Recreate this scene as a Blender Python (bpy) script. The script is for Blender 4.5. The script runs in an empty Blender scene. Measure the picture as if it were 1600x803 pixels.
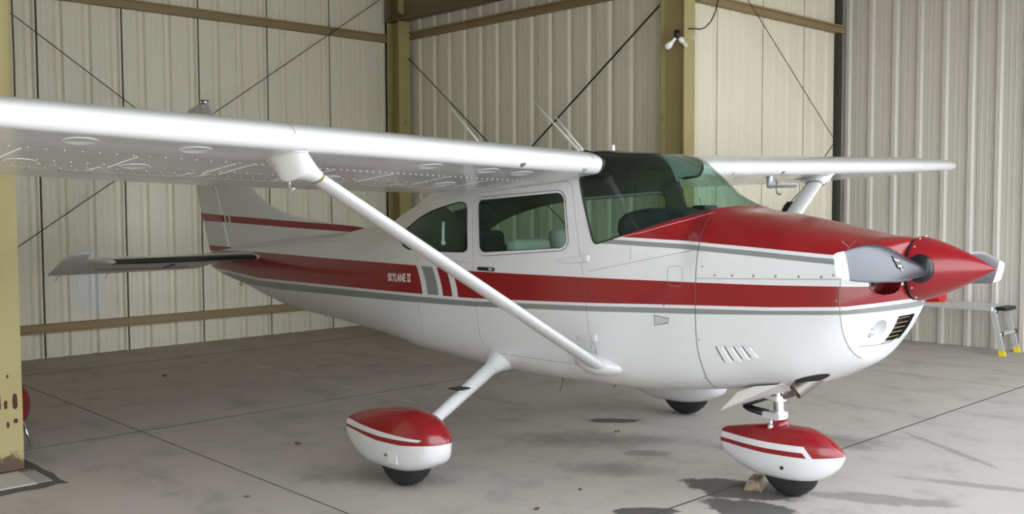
import bpy, bmesh, math, random
from mathutils import Vector, Matrix
PI = math.pi
C = bpy.context.scene.collection
scn = bpy.context.scene
random.seed(7)

# ------------------------------------------------------------------ camera, world, exposure
HYAW = math.radians(0.947)                      # the aeroplane stands a degree askew in the hangar
def hang(x, y, z=0.0):                          # aeroplane frame -> hangar frame
    c, s = math.cos(HYAW), math.sin(HYAW)
    return Vector((c*x - s*y, s*x + c*y, z))
cam = bpy.data.cameras.new('camera')
cam.sensor_width = 36.0
cam.lens = 1554.0/1600.0*36.0
cam.clip_start = 0.05
camo = bpy.data.objects.new('camera', cam)
C.objects.link(camo)
yaw, pitch, roll = math.radians(135.7577+0.947), math.radians(-3.1498), math.radians(-0.2363)
f = Vector((math.cos(pitch)*math.cos(yaw), math.cos(pitch)*math.sin(yaw), math.sin(pitch)))
r = f.cross(Vector((0, 0, 1))).normalized()
u = r.cross(f)
r2 = math.cos(roll)*r + math.sin(roll)*u
u2 = -math.sin(roll)*r + math.cos(roll)*u
m = Matrix((r2, u2, -f)).transposed().to_4x4()
m.translation = hang(3.1635, -5.1409, 1.7092)
camo.matrix_world = m
scn.camera = camo

world = bpy.data.worlds.new('overcast_sky')
scn.world = world
world.use_nodes = True
wnt = world.node_tree
bg = wnt.nodes['Background']
wtc = wnt.nodes.new('ShaderNodeTexCoord')
wsep = wnt.nodes.new('ShaderNodeSeparateXYZ')
wramp = wnt.nodes.new('ShaderNodeValToRGB')
wnt.links.new(wtc.outputs['Generated'], wsep.inputs[0])
wnt.links.new(wsep.outputs['Z'], wramp.inputs[0])
wnt.links.new(wramp.outputs[0], bg.inputs['Color'])
wramp.color_ramp.elements[0].position = 0.0
wramp.color_ramp.elements[0].color = (0.95, 0.98, 1.0, 1)
wramp.color_ramp.elements[1].position = 0.8
wramp.color_ramp.elements[1].color = (0.78, 0.89, 1.0, 1)
bg.inputs['Strength'].default_value = 1.0
# the sun stands high behind the hangar: the doorway is in open shade, the apron beyond is sunlit
sun = bpy.data.lights.new('sun', 'SUN'); sun.energy = 4.0; sun.angle = 0.01; sun.color = (1.0, 0.98, 0.95)
suno = bpy.data.objects.new('sun', sun); C.objects.link(suno)
suno.rotation_euler = Vector((0.62, 0.25, -0.74)).to_track_quat('-Z', 'Y').to_euler()
scn.view_settings.view_transform = 'Standard'
scn.view_settings.look = 'None'
scn.view_settings.exposure = 2.3
scn.view_settings.gamma = 1.0
scn.view_settings.use_curve_mapping = False
scn.cycles.max_bounces = 10
scn.cycles.diffuse_bounces = 6
scn.cycles.transparent_max_bounces = 16

# ------------------------------------------------------------------ shader helpers
class S:
    """a float socket with operators, for building masks out of math nodes"""
    def __init__(s, nt, k): s.nt, s.k = nt, k
    def _op(s, op, *a):
        n = s.nt.nodes.new('ShaderNodeMath'); n.operation = op
        for i, v in enumerate((s,)+a):
            if isinstance(v, S): s.nt.links.new(v.k, n.inputs[i])
            else: n.inputs[i].default_value = v
        return S(s.nt, n.outputs[0])
    def __add__(s, o): return s._op('ADD', o)
    def __sub__(s, o): return s._op('SUBTRACT', o)
    def __mul__(s, o): return s._op('MULTIPLY', o)
    def gt(s, o): return s._op('GREATER_THAN', o)
    def lt(s, o): return s._op('LESS_THAN', o)
    def mx(s, o): return s._op('MAXIMUM', o)
    def mn(s, o): return s._op('MINIMUM', o)
    def inv(s): return S(s.nt, s.k)*-1.0 + 1.0
    def abs(s): return s._op('ABSOLUTE')
    def smooth(s, a, b):
        n = s.nt.nodes.new('ShaderNodeMapRange'); n.interpolation_type = 'SMOOTHSTEP'
        s.nt.links.new(s.k, n.inputs[0]); n.inputs[1].default_value = a; n.inputs[2].default_value = b
        return S(s.nt, n.outputs[0])
    def pw(s, pts):                              # piecewise linear function of s
        out = None
        for (x0, v0), (x1, v1) in zip(pts, pts[1:]):
            t = (s - x0).mx(0.0).mn(x1-x0)*((v1-v0)/(x1-x0))
            out = t if out is None else out + t
        return out + pts[0][1]
def mat(name, col=(0.8, 0.8, 0.8), rough=0.5, metal=0.0, coat=0.0):
    m = bpy.data.materials.new(name); m.use_nodes = True
    b = m.node_tree.nodes['Principled BSDF']
    b.inputs['Base Color'].default_value = (*col, 1)
    b.inputs['Roughness'].default_value = rough
    b.inputs['Metallic'].default_value = metal
    if coat:
        b.inputs['Coat Weight'].default_value = coat
        b.inputs['Coat Roughness'].default_value = 0.06
    return m
def bsdf(m): return m.node_tree.nodes['Principled BSDF']
def coords(m, kind='Object'):
    nt = m.node_tree; tc = nt.nodes.new('ShaderNodeTexCoord'); sp = nt.nodes.new('ShaderNodeSeparateXYZ')
    nt.links.new(tc.outputs[kind], sp.inputs[0])
    return [S(nt, sp.outputs[i]) for i in range(3)], tc.outputs[kind]
def mixc(nt, base, layers):
    """base colour (tuple or socket) overlaid by [(mask S, colour)]"""
    cur = base
    for mask, col in layers:
        n = nt.nodes.new('ShaderNodeMix'); n.data_type = 'RGBA'
        nt.links.new(mask.k, n.inputs[0])
        if isinstance(cur, tuple): n.inputs[6].default_value = (*cur, 1)
        else: nt.links.new(cur, n.inputs[6])
        if isinstance(col, tuple): n.inputs[7].default_value = (*col, 1)
        else: nt.links.new(col, n.inputs[7])
        cur = n.outputs[2]
    return cur
def noise(m, vec, scale, detail=4, rough=0.55, stretch=None):
    nt = m.node_tree
    if stretch:
        mp = nt.nodes.new('ShaderNodeMapping'); mp.inputs['Scale'].default_value = stretch
        nt.links.new(vec, mp.inputs[0]); vec = mp.outputs[0]
    n = nt.nodes.new('ShaderNodeTexNoise'); n.inputs['Scale'].default_value = scale
    n.inputs['Detail'].default_value = detail; n.inputs['Roughness'].default_value = rough
    nt.links.new(vec, n.inputs['Vector'])
    return S(nt, n.outputs['Fac'])
def bump(m, h, strength, dist=0.01):
    nt = m.node_tree; b = nt.nodes.new('ShaderNodeBump')
    b.inputs['Strength'].default_value = strength; b.inputs['Distance'].default_value = dist
    nt.links.new(h.k, b.inputs['Height']); nt.links.new(b.outputs[0], bsdf(m).inputs['Normal'])

WHITE = (0.61, 0.61, 0.62); RED = (0.215, 0.002, 0.0065); GREY = (0.20, 0.21, 0.21)
def weathered(m, base, vec, z=None):
    """faint grime on paint"""
    n = noise(m, vec, 3.0, 5, 0.6, (1, 1, 2.5)).smooth(0.52, 0.8)*0.10
    return mixc(m.node_tree, base, [(n, (0.42, 0.36, 0.28))])

M_white = mat('white_paint', WHITE, 0.28, 0, 0.5)
_, v = coords(M_white)
M_white.node_tree.links.new(weathered(M_white, WHITE, v), bsdf(M_white).inputs['Base Color'])

def fuselage_paint():
    m = mat('fuselage_paint', WHITE, 0.30, 0, 0.35)
    (x, y, z), v = coords(m)
    f1 = x.pw([(-0.70, 1.502), (-0.52, 1.495), (-0.15, 1.481), (0.31, 1.455), (0.64, 1.433), (0.92, 1.412)])
    fore = x.gt(-0.73)
    red_top = z.gt(f1)*fore
    grey1 = z.lt(f1-0.019)*z.gt(f1-0.047)*x.gt(-0.80)*(z-x*0.55).lt(1.893)
    g1 = x.pw([(-6.6, 1.212), (-5.6, 1.233), (-4.2, 1.237), (-3.0, 1.244), (-2.6, 1.246), (-1.95, 1.233), (-0.93, 1.243), (-0.12, 1.253), (0.33, 1.262), (0.7, 1.274), (0.92, 1.276)])
    g2 = x.pw([(-6.6, 1.02), (-6.3, 1.02), (-5.5, 0.985), (-4.8, 0.995), (-3.57, 1.019), (-2.53, 1.037), (-1.95, 1.045), (-0.93, 1.085), (-0.12, 1.124), (0.33, 1.144), (0.74, 1.172), (0.92, 1.20)])
    h1 = g2 - x.pw([(-6.6, 0.026), (-0.93, 0.019), (0.92, 0.019)])
    h2 = x.pw([(-6.6, 0.93), (-5.9, 0.90), (-5.0, 0.902), (-4.17, 0.927), (-3.06, 0.956), (-2.53, 0.972), (-1.95, 0.988), (-0.93, 1.033), (-0.12, 1.074), (0.33, 1.103), (0.74, 1.131), (0.92, 1.15)])
    band = z.lt(g1)*z.gt(g2)
    u = x + (z-1.045)*0.15 + ((z-1.045)*(z-1.045))*1.15      # slanted, bowed breaks of the band
    hole = u.gt(-2.53)*u.lt(-2.115)
    greybar = u.gt(-2.467)*u.lt(-2.335)
    redbar = u.gt(-2.285)*u.lt(-2.18)
    red = (band*hole.inv()).mx(band*redbar).mx(red_top)
    # the band wraps the nose below the spinner, never the belly
    grey = (z.lt(h1)*z.gt(h2)).mx(band*greybar).mx(grey1)
    grime = noise(m, v, 2.2, 5, 0.6, (1, 1, 2.2)).smooth(0.5, 0.8)*0.10
    belly = z.smooth(0.70, 0.56)*noise(m, v, 7.0, 4, 0.6, (0.5, 1, 1)).smooth(0.3, 0.7)*0.35
    col = mixc(m.node_tree, WHITE, [(grime, (0.42, 0.36, 0.28)), (belly, (0.34, 0.28, 0.21)), (grey, GREY), (red, RED)])
    m.node_tree.links.new(col, bsdf(m).inputs['Base Color'])
    return m
M_fus = fuselage_paint()
def fin_paint():
    m = mat('fin_paint', WHITE, 0.3, 0, 0.4)
    (x, y, z), v = coords(m)
    top = x.pw([(-6.93, 1.607), (-6.40, 1.582), (-5.0, 1.535), (-4.3, 1.512), (-3.82, 1.492)])
    bot = x.pw([(-6.93, 1.523), (-6.40, 1.513), (-5.0, 1.472), (-4.3, 1.456), (-4.10, 1.452), (-3.82, 1.492)])
    stripe = z.lt(top)*z.gt(bot)
    u = x + (z-1.55)*0.25
    sl = (u.gt(-6.44)*u.lt(-6.405)).mx(u.gt(-6.35)*u.lt(-6.315))
    low = z.lt(x.pw([(-6.80, 1.262), (-6.30, 1.255)]))*x.lt(-6.33)
    low = low*z.gt(1.205)
    red = (stripe*sl.inv()).mx(low)
    g = noise(m, v, 3.0, 5).smooth(0.5, 0.8)*0.12
    col = mixc(m.node_tree, WHITE, [(g, (0.42, 0.36, 0.28)), (red, RED)])
    m.node_tree.links.new(col, bsdf(m).inputs['Base Color'])
    return m
M_fin = fin_paint()
def pant_paint(name, top, bot, redbot, xend, slant, turn):
    m = mat(name, WHITE, 0.24, 0, 0.45)
    (x, y, z), v = coords(m)
    t = x.pw(top); b = x.pw(bot); rb = x.pw(redbot)
    e = (x + (z-0.30)*slant).lt(xend)
    white = z.lt(t)*z.gt(b)*e
    if turn:      # the white line turns down at its front end
        q = x + (z-0.30)*slant
        white = white.mx(q.gt(xend-0.035)*q.lt(xend)*z.lt(t))
    red = z.gt(rb)*white.inv()
    g = noise(m, v, 9.0, 4).smooth(0.55, 0.8)*0.08
    col = mixc(m.node_tree, WHITE, [(g, (0.42, 0.36, 0.28)), (red, RED)])
    m.node_tree.links.new(col, bsdf(m).inputs['Base Color'])
    return m

M_seam = mat('seam_dark', (0.10, 0.095, 0.09), 0.7)  # dark colour of joints, slots and small dark fittings
M_joint = mat('joint_line', (0.22, 0.20, 0.175), 0.6)
M_black = mat('black_plastic', (0.008, 0.008, 0.009), 0.45)
M_rubber = mat('tire_rubber', (0.012, 0.012, 0.013), 0.75)
M_boot = mat('black_boot_rubber', (0.007, 0.007, 0.009), 0.28)
M_chrome = mat('chrome', (0.75, 0.75, 0.76), 0.12, 1.0)
M_alu = mat('brushed_aluminium', (0.74, 0.75, 0.77), 0.38, 0.7)
M_steel = mat('heat_stained_steel', (0.24, 0.205, 0.185), 0.5, 0.75)
M_dark = mat('dark_cavity', (0.01, 0.01, 0.01), 0.9)
M_blade = mat('dark_grey_blade_paint', (0.036, 0.038, 0.050), 0.26, 0.5)
M_redpaint = mat('spinner_red_paint', RED, 0.28, 0, 0.35)
M_tip = mat('white_tip_and_glint_paint', (0.82, 0.83, 0.83), 0.35)
M_screw = mat('screw_heads', (0.55, 0.54, 0.52), 0.35, 0.6)
M_liner = mat('headliner_fabric', (0.10, 0.088, 0.07), 0.95)
M_seat = mat('grey_seat_cloth', (0.42, 0.42, 0.40), 0.95)
M_navy = mat('dark_padded_vinyl', (0.012, 0.016, 0.022), 0.6)
M_piping = mat('pale_piping', (0.35, 0.37, 0.38), 0.7)
M_headrest = mat('black_cloth', (0.012, 0.012, 0.013), 0.9)
M_lens = mat('lamp_glass', (0.42, 0.45, 0.48), 0.08, 0.5)
M_white_rod = mat('white_rod', (0.85, 0.85, 0.83), 0.4)
for mm, sc in ((M_seat, 300), (M_liner, 240)):
    _, v = coords(mm); bump(mm, noise(mm, v, sc, 2), 0.25, 0.003)
def glass():
    m = bpy.data.materials.new('green_tinted_perspex'); m.use_nodes = True
    nt = m.node_tree; nt.nodes.remove(nt.nodes['Principled BSDF'])
    out = nt.nodes['Material Output']
    tr = nt.nodes.new('ShaderNodeBsdfTransparent'); tr.inputs[0].default_value = (0.60, 0.77, 0.70, 1)
    gl = nt.nodes.new('ShaderNodeBsdfGlossy'); gl.inputs['Roughness'].default_value = 0.015
    fr = nt.nodes.new('ShaderNodeFresnel')
    ge = nt.nodes.new('ShaderNodeNewGeometry'); ior = S(nt, ge.outputs['Backfacing'])*(1/1.5-1.5) + 1.5   # thin sheet: the same sheen from both sides
    nt.links.new(ior.k, fr.inputs[0])
    mx = nt.nodes.new('ShaderNodeMixShader')
    nt.links.new(fr.outputs[0], mx.inputs[0]); nt.links.new(tr.outputs[0], mx.inputs[1]); nt.links.new(gl.outputs[0], mx.inputs[2])
    nt.links.new(mx.outputs[0], out.inputs[0])
    return m
M_glass = glass()

# ------------------------------------------------------------------ object helpers
def link(name, bm, mats, parent=None, smooth=False, angle=None):
    me = bpy.data.meshes.new(name)
    bm.normal_update()
    if smooth:
        for p in bm.faces: p.smooth = True
        if angle:
            for e in bm.edges:
                if len(e.link_faces) == 2 and e.calc_face_angle(0) > angle: e.smooth = False
    bm.to_mesh(me); bm.free()
    for mm in (mats if isinstance(mats, (list, tuple)) else [mats]): me.materials.append(mm)
    o = bpy.data.objects.new(name, me); C.objects.link(o)
    if parent: o.parent = parent
    return o
def empty(name, loc=(0, 0, 0), rz=0.0):
    o = bpy.data.objects.new(name, None); C.objects.link(o)
    o.empty_display_size = 0.2; o.location = loc; o.rotation_euler = (0, 0, rz)
    return o
def tag(o, label, cat, group=None):
    o['label'] = label; o['category'] = cat
    if group: o['group'] = group
    return o
def struct(o): o['kind'] = 'structure'; return o
def stuff(o): o['kind'] = 'stuff'; return o
def box(bm, x0, x1, y0, y1, z0, z1, mi=0):
    vs = [bm.verts.new((x, y, z)) for x in (x0, x1) for y in (y0, y1) for z in (z0, z1)]
    for q in ((0, 1, 3, 2), (4, 6, 7, 5), (0, 4, 5, 1), (2, 3, 7, 6), (0, 2, 6, 4), (1, 5, 7, 3)):
        fc = bm.faces.new([vs[i] for i in q]); fc.material_index = mi
    return vs
def bevel(bm, w, seg=2):
    bmesh.ops.bevel(bm, geom=list(bm.edges), offset=w, segments=seg, affect='EDGES', profile=0.5)
def frame_of(d):
    d = Vector(d).normalized(); a = Vector((0, 0, 1)) if abs(d.z) < 0.95 else Vector((1, 0, 0))
    s = d.cross(a).normalized(); return s, s.cross(d).normalized()
def tube(bm, pts, rad, n=10, caps=True, mi=0):
    pts = [Vector(p) for p in pts]
    rads = rad if isinstance(rad, (list, tuple)) else [rad]*len(pts)
    rings = []; s = t = None
    for i, p in enumerate(pts):
        d = (pts[min(i+1, len(pts)-1)] - pts[max(i-1, 0)]).normalized()
        if s is None: s, t = frame_of(d)
        else:
            s = (s - d*s.dot(d)).normalized(); t = s.cross(d).normalized()
        rings.append([bm.verts.new(p + (s*math.cos(2*PI*k/n) + t*math.sin(2*PI*k/n))*rads[i]) for k in range(n)])
    for a, b in zip(rings, rings[1:]):
        for k in range(n):
            bm.faces.new((a[k], a[(k+1) % n], b[(k+1) % n], b[k])).material_index = mi
    if caps:
        bm.faces.new(rings[0][::-1]).material_index = mi; bm.faces.new(rings[-1]).material_index = mi
    return rings
def skin(bm, rings, closed=True, cap0=True, cap1=True):
    vs = [[bm.verts.new(p) for p in rg] for rg in rings]
    n = len(vs[0])
    for a, b in zip(vs, vs[1:]):
        for k in range(n if closed else n-1):
            bm.faces.new((a[k], a[(k+1) % n], b[(k+1) % n], b[k]))
    if cap0: bm.faces.new(vs[0][::-1])
    if cap1: bm.faces.new(vs[-1])
    return vs
def fix(bm): bmesh.ops.recalc_face_normals(bm, faces=list(bm.faces))
def lathe_x(bm, prof, cy, cz, n=48, cap=True):
    rings = [[(x, cy + rr*math.cos(2*PI*k/n), cz + rr*math.sin(2*PI*k/n)) for k in range(n)] for x, rr in prof]
    skin(bm, rings, True, cap, cap); fix(bm)
def torus(bm, c, axis, R, rr, n=32, k=10, squash=1.0):
    s, t = frame_of(axis); a = Vector(axis).normalized(); c = Vector(c)
    g = [[bm.verts.new(c + (s*math.cos(2*PI*i/n) + t*math.sin(2*PI*i/n))*(R + rr*math.cos(2*PI*j/k)) + a*(rr*squash*math.sin(2*PI*j/k))) for j in range(k)] for i in range(n)]
    for i in range(n):
        for j in range(k):
            bm.faces.new((g[i][j], g[(i+1) % n][j], g[(i+1) % n][(j+1) % k], g[i][(j+1) % k]))
    fix(bm)
def pchip(xs, ys):
    n = len(xs); h = [xs[i+1]-xs[i] for i in range(n-1)]; d = [(ys[i+1]-ys[i])/h[i] for i in range(n-1)]
    mm = [d[0]] + [0]*(n-2) + [d[-1]]
    for i in range(1, n-1):
        if d[i-1]*d[i] > 0:
            w1 = 2*h[i]+h[i-1]; w2 = h[i]+2*h[i-1]; mm[i] = (w1+w2)/(w1/d[i-1]+w2/d[i])
    def fn(x):
        x = min(max(x, xs[0]), xs[-1]); lo, hi = 0, n-1
        while hi-lo > 1:
            mid = (lo+hi)//2
            if xs[mid] <= x: lo = mid
            else: hi = mid
        t = (x-xs[lo])/h[lo]; a = h[lo]
        return (1+2*t)*(1-t)**2*ys[lo]+t*(1-t)**2*a*mm[lo]+t*t*(3-2*t)*ys[hi]+t*t*(t-1)*a*mm[hi]
    return fn
def lerp_tab(tab):
    xs = [q[0] for q in tab]; return pchip(xs, [q[1] for q in tab])


# ------------------------------------------------------------------ the hangar
def streaked(name, col, rough=0.45, streak=0.25, dirt=(0.30, 0.27, 0.20)):
    m = mat(name, col, rough)
    (x, y, z), v = coords(m)
    st = noise(m, v, 6.0, 3, 0.6, (3, 3, 0.12)).smooth(0.45, 0.8)*streak
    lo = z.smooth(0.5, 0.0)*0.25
    n = noise(m, v, 1.3, 4).smooth(0.5, 0.8)*streak*0.7
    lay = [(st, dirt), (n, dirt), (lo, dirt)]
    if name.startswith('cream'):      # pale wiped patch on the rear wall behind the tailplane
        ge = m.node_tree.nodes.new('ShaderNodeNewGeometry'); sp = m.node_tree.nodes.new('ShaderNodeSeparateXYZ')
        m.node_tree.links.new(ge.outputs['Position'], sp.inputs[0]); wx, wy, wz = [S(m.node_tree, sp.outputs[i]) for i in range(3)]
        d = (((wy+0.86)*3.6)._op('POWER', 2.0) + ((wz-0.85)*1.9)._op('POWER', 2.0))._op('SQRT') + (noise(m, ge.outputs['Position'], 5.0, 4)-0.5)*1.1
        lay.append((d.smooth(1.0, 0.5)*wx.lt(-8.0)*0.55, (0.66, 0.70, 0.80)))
    c = mixc(m.node_tree, col, lay)
    m.node_tree.links.new(c, bsdf(m).inputs['Base Color'])
    return m
M_cream = streaked('cream_sheet_steel', (0.70, 0.665, 0.53), 0.45, 0.07)
M_pale = streaked('pale_grey_sheet_steel', (0.54, 0.515, 0.47), 0.4, 0.03)
M_backing = mat('lap_shade_and_trim', (0.035, 0.035, 0.025), 0.9)  # dark colour paints in the shaded sheet overlaps; also used on dark trim
M_roof = mat('roof_sheet', (0.46, 0.46, 0.42), 0.5)
def rusty(name, col, amount):
    m = mat(name, col, 0.6)
    (x, y, z), v = coords(m)
    n1 = noise(m, v, 9.0, 6, 0.65, (1.2, 1.2, 0.5)).smooth(0.62-amount, 0.70-amount)*0.85
    n2 = noise(m, v, 2.0, 3).smooth(0.4, 0.8)*0.25
    n3 = (noise(m, v, 9.0, 5, 0.65)*0.9 - z*1.5).smooth(0.22, 0.34)*0.9
    c = mixc(m.node_tree, col, [(n2, (0.16, 0.11, 0.045)), (n1*0.8, (0.10, 0.045, 0.02)), (n3, (0.055, 0.022, 0.014))])
    m.node_tree.links.new(c, bsdf(m).inputs['Base Color'])
    bump(m, n1, 0.3, 0.004)
    return m
M_column = rusty('ochre_column_paint', (0.35, 0.295, 0.13), -0.02)
M_girt = rusty('tan_girt_paint', (0.27, 0.19, 0.095), -0.08)
M_rafter = mat('olive_primer', (0.17, 0.14, 0.07), 0.6)
M_cable = mat('dark_steel_rod', (0.035, 0.03, 0.026), 0.5, 0.5)

def concrete():
    m = mat('stained_concrete', (0.34, 0.32, 0.295), 0.62)
    nt = m.node_tree
    (x, y, z), v = coords(m)
    big = noise(m, v, 0.55, 6, 0.62)
    mid = noise(m, v, 2.6, 7, 0.65)
    sweep = noise(m, v, 1.6, 5, 0.6, (0.45, 1.6, 1))
    fine = noise(m, v, 90.0, 4, 0.7)
    warp = noise(m, v, 3.2, 5, 0.6)
    warp2 = noise(m, v, 11.0, 4, 0.6)
    def blob(cx, cy, rx, ry, rot=0.0, soft=0.25):
        c, s = math.cos(rot), math.sin(rot)
        dx, dy = x - cx, y - cy
        a = (dx*c + dy*s)*(1/rx); b = (dy*c - dx*s)*(1/ry)
        d = (a*a + b*b)._op('SQRT') + (warp-0.5)*1.3 + (warp2-0.5)*0.5
        return d.smooth(1.0, 1.0-soft)
    oil = blob(-0.05, -0.10, 0.36, 0.22, 0.3, 0.15).mx(blob(0.22, -0.40, 0.30, 0.20, 0.2, 0.2))
    oil = oil.mx(blob(-0.20, -0.86, 0.20, 0.075, 0.8, 0.2)).mx(blob(-1.83, 0.76, 0.24, 0.09, 0.8, 0.3))
    oil2 = blob(-1.0, 0.16, 0.22, 0.12, 0.8, 0.6).mx(blob(-0.62, 0.74, 0.34, 0.16, 0.8, 0.6)).mx(blob(0.60, 0.30, 0.45, 0.12, 0.5, 0.35))
    oil2 = oil2.mx(blob(-0.28, 1.36, 0.55, 0.32, 0.6, 0.7)).mx(blob(-1.8, -1.5, 0.7, 0.30, 0.6, 0.9)).mx(blob(-1.5, 0.2, 0.9, 0.35, 0.7, 0.9)).mx(blob(-0.9, -0.3, 0.5, 0.25, 0.6, 0.9))
    wet = blob(0.35, 1.75, 0.85, 0.05, -0.55, 0.6).mx(blob(0.95, 1.0, 0.75, 0.07, 0.35, 0.6))
    col = mixc(nt, (0.40, 0.358, 0.325), [
        (big.smooth(0.35, 0.75)*0.6, (0.48, 0.435, 0.40)),
        (mid.smooth(0.48, 0.74)*0.55, (0.23, 0.205, 0.188)),
        (sweep.smooth(0.52, 0.76)*0.5, (0.21, 0.19, 0.175)),
        (fine.smooth(0.45, 0.8)*0.35, (0.19, 0.172, 0.158)),
        (oil2*0.55, (0.12, 0.11, 0.10)), (wet*0.5, (0.13, 0.12, 0.105)), (oil*0.88, (0.050, 0.046, 0.042))])
    # worn white centre line
    line = (y-0.09).abs().lt(0.035)*x.gt(-6.4)*x.lt(-1.0)*noise(m, v, 5.0, 5, 0.7).smooth(0.40, 0.62)*(x.smooth(-2.0, -4.4)*0.45+0.07)
    col = mixc(nt, col, [(line, (0.60, 0.59, 0.56))])
    nt.links.new(col, bsdf(m).inputs['Base Color'])
    rg = mid*0.2 + 0.58
    nt.links.new(rg.k, bsdf(m).inputs['Roughness'])
    bump(m, fine*0.5 + mid, 0.18, 0.01)
    return m
M_conc = concrete()
M_apron = mat('bounce_apron_concrete', (0.46, 0.455, 0.44), 0.8)  # unseen apron, kept pale to bounce more light into the hangar
M_jointdirt = mat('joint_dirt', (0.07, 0.06, 0.05), 0.9)

XB, YS, YR, XS, YL, ZT = -8.285, 3.57, 6.78, -3.20, -3.25, 5.0     # back, tail bay side, wing bay side, step, other side, eaves
bm = bmesh.new(); box(bm, -9, 40, -30, 28, -0.30, -0.028)
floor = struct(link('floor', bm, M_jointdirt))
xb = [-8.6, -7.28, -4.06, -0.13, 3.85, 7.8, 40]; yb = [-30, -8.6, -2.05, 4.43, 28]
for i in range(len(xb)-1):
    for j in range(len(yb)-1):
        bm = bmesh.new(); g = 0.0048
        xa, xc = xb[i]+g*1.7, xb[i+1]-g*1.7
        if i == 0: xa = xb[0]
        box(bm, xa, xc, yb[j]+g, yb[j+1]-g, -0.028, 0.0)
        bm.normal_update()
        for fc in bm.faces: fc.material_index = 0 if fc.normal.z > 0.5 else 1
        link('concrete_slab', bm, [M_conc if i < 5 else M_apron, M_jointdirt], floor)

def panel_mesh(width, h, kind, gap, x0=0.0):
    s = -1 if kind == 'recess' else 1
    p = width/3; prof = [(gap/2, 0.0)]
    for k in range(3):
        o = k*p + 0.03
        prof += [(o, 0), (o+0.022, s*0.030), (o+0.068, s*0.030), (o+0.094, 0), (o+0.103, 0.0), (o+0.107, s*0.005), (o+0.113, 0)]
        for mdl in (0.165, 0.225):
            prof += [(o+mdl, 0), (o+mdl+0.006, s*0.0022), (o+mdl+0.018, s*0.0022), (o+mdl+0.024, 0)]
    prof += [(width-gap/2, 0.0)]
    if gap > 0.008: prof += [(width-gap/2+0.001, -0.03)]; prof = [(gap/2-0.001, -0.03)] + prof
    if x0: prof = [(x0, 0.0)] + [q for q in prof if q[0] > x0+0.001]
    bm = bmesh.new(); pr = None
    for x, d in prof:
        a = bm.verts.new((x, d, 0.0)); b = bm.verts.new((x, d, h))
        if pr: bm.faces.new((a, pr[0], pr[1], b))
        pr = (a, b)
    me = bpy.data.meshes.new('panel'); bm.to_mesh(me); bm.free(); return me
def wall(name, axis, at, lo, n, width, h, kind, gap, mm, tail=0.0, z0=0.0):
    """sheeted wall; axis 'x': plane x=at facing +x, sheets run in y; axis 'y': plane y=at facing -y, sheets run in x"""
    hi = lo + n*width + tail
    bm = bmesh.new()
    if axis == 'x': box(bm, at-0.10, at-0.036, lo, hi, 0, h)
    else: box(bm, lo, hi, at+0.036, at+0.10, 0, h)
    w = struct(link(name, bm, M_backing))
    me = panel_mesh(width, h, kind, gap); me.materials.append(mm)
    for k in range(n):
        o = bpy.data.objects.new('sheet_panel', me); C.objects.link(o); o.parent = w
        if axis == 'x': o.location = (at, lo+(k+1)*width, z0); o.rotation_euler = (0, 0, -PI/2)
        else: o.location = (lo+(k+1)*width, at, z0); o.rotation_euler = (0, 0, PI)
    return w
w_back = wall('wall_back', 'x', XB, -1.338-2*0.9375, 7, 0.9375, ZT, 'recess', 0.022, M_cream, 0.25)
w_side = wall('wall_side', 'y', YS, -8.32, 5, 0.95, ZT, 'recess', 0.016, M_cream, 0.12)
w_step = wall('wall_step', 'x', XS, 4.08, 3, 0.90, ZT, 'recess', 0.020, M_cream)
me = panel_mesh(0.90, ZT, 'recess', 0.020); me.materials.append(M_cream)
me = panel_mesh(0.90, ZT, 'recess', 0.020); bm = bmesh.new(); bm.from_mesh(me)
rs = bmesh.ops.bisect_plane(bm, geom=list(bm.verts)+list(bm.edges)+list(bm.faces), plane_co=(0.51, 0, 0), plane_no=(1, 0, 0), clear_outer=True)
o = link('sheet_panel', bm, M_cream, w_step); o.location = (XS, 4.08, 0); o.rotation_euler = (0, 0, -PI/2)
w_right = wall('wall_right', 'y', YR, -3.33, 6, 0.925, ZT, 'proud', 0.004, M_pale)
bm = bmesh.new(); box(bm, -8.40, -3.88, YL-0.08, YL+0.04, 0, ZT); w_l = struct(link('wall_left', bm, M_cream))
bm = bmesh.new(); box(bm, -3.96, -3.88, -6.9, YL-0.08, 0, ZT); struct(link('wall_left_step', bm, M_cream))
bm = bmesh.new(); box(bm, -3.96, 2.2, -6.98, -6.9, 0, ZT); struct(link('wall_left_wing', bm, M_cream))
bm = bmesh.new(); box(bm, 2.2, 2.3, -6.98, 6.9, 3.75, ZT); struct(link('wall_front_sky_blocker', bm, M_cream))  # unseen strip above the doorway, added to cut skylight on the rear floor
bm = bmesh.new(); box(bm, -8.4, 2.3, -7.0, 6.95, ZT, ZT+0.08); ceil = struct(link('ceiling', bm, M_roof))
for k in range(8):
    bm = bmesh.new(); x = -7.6 + k*1.3; box(bm, x-0.03, x+0.03, -6.9, 6.75, ZT-0.16, ZT-0.01); link('purlin', bm, M_rafter, ceil)

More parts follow.
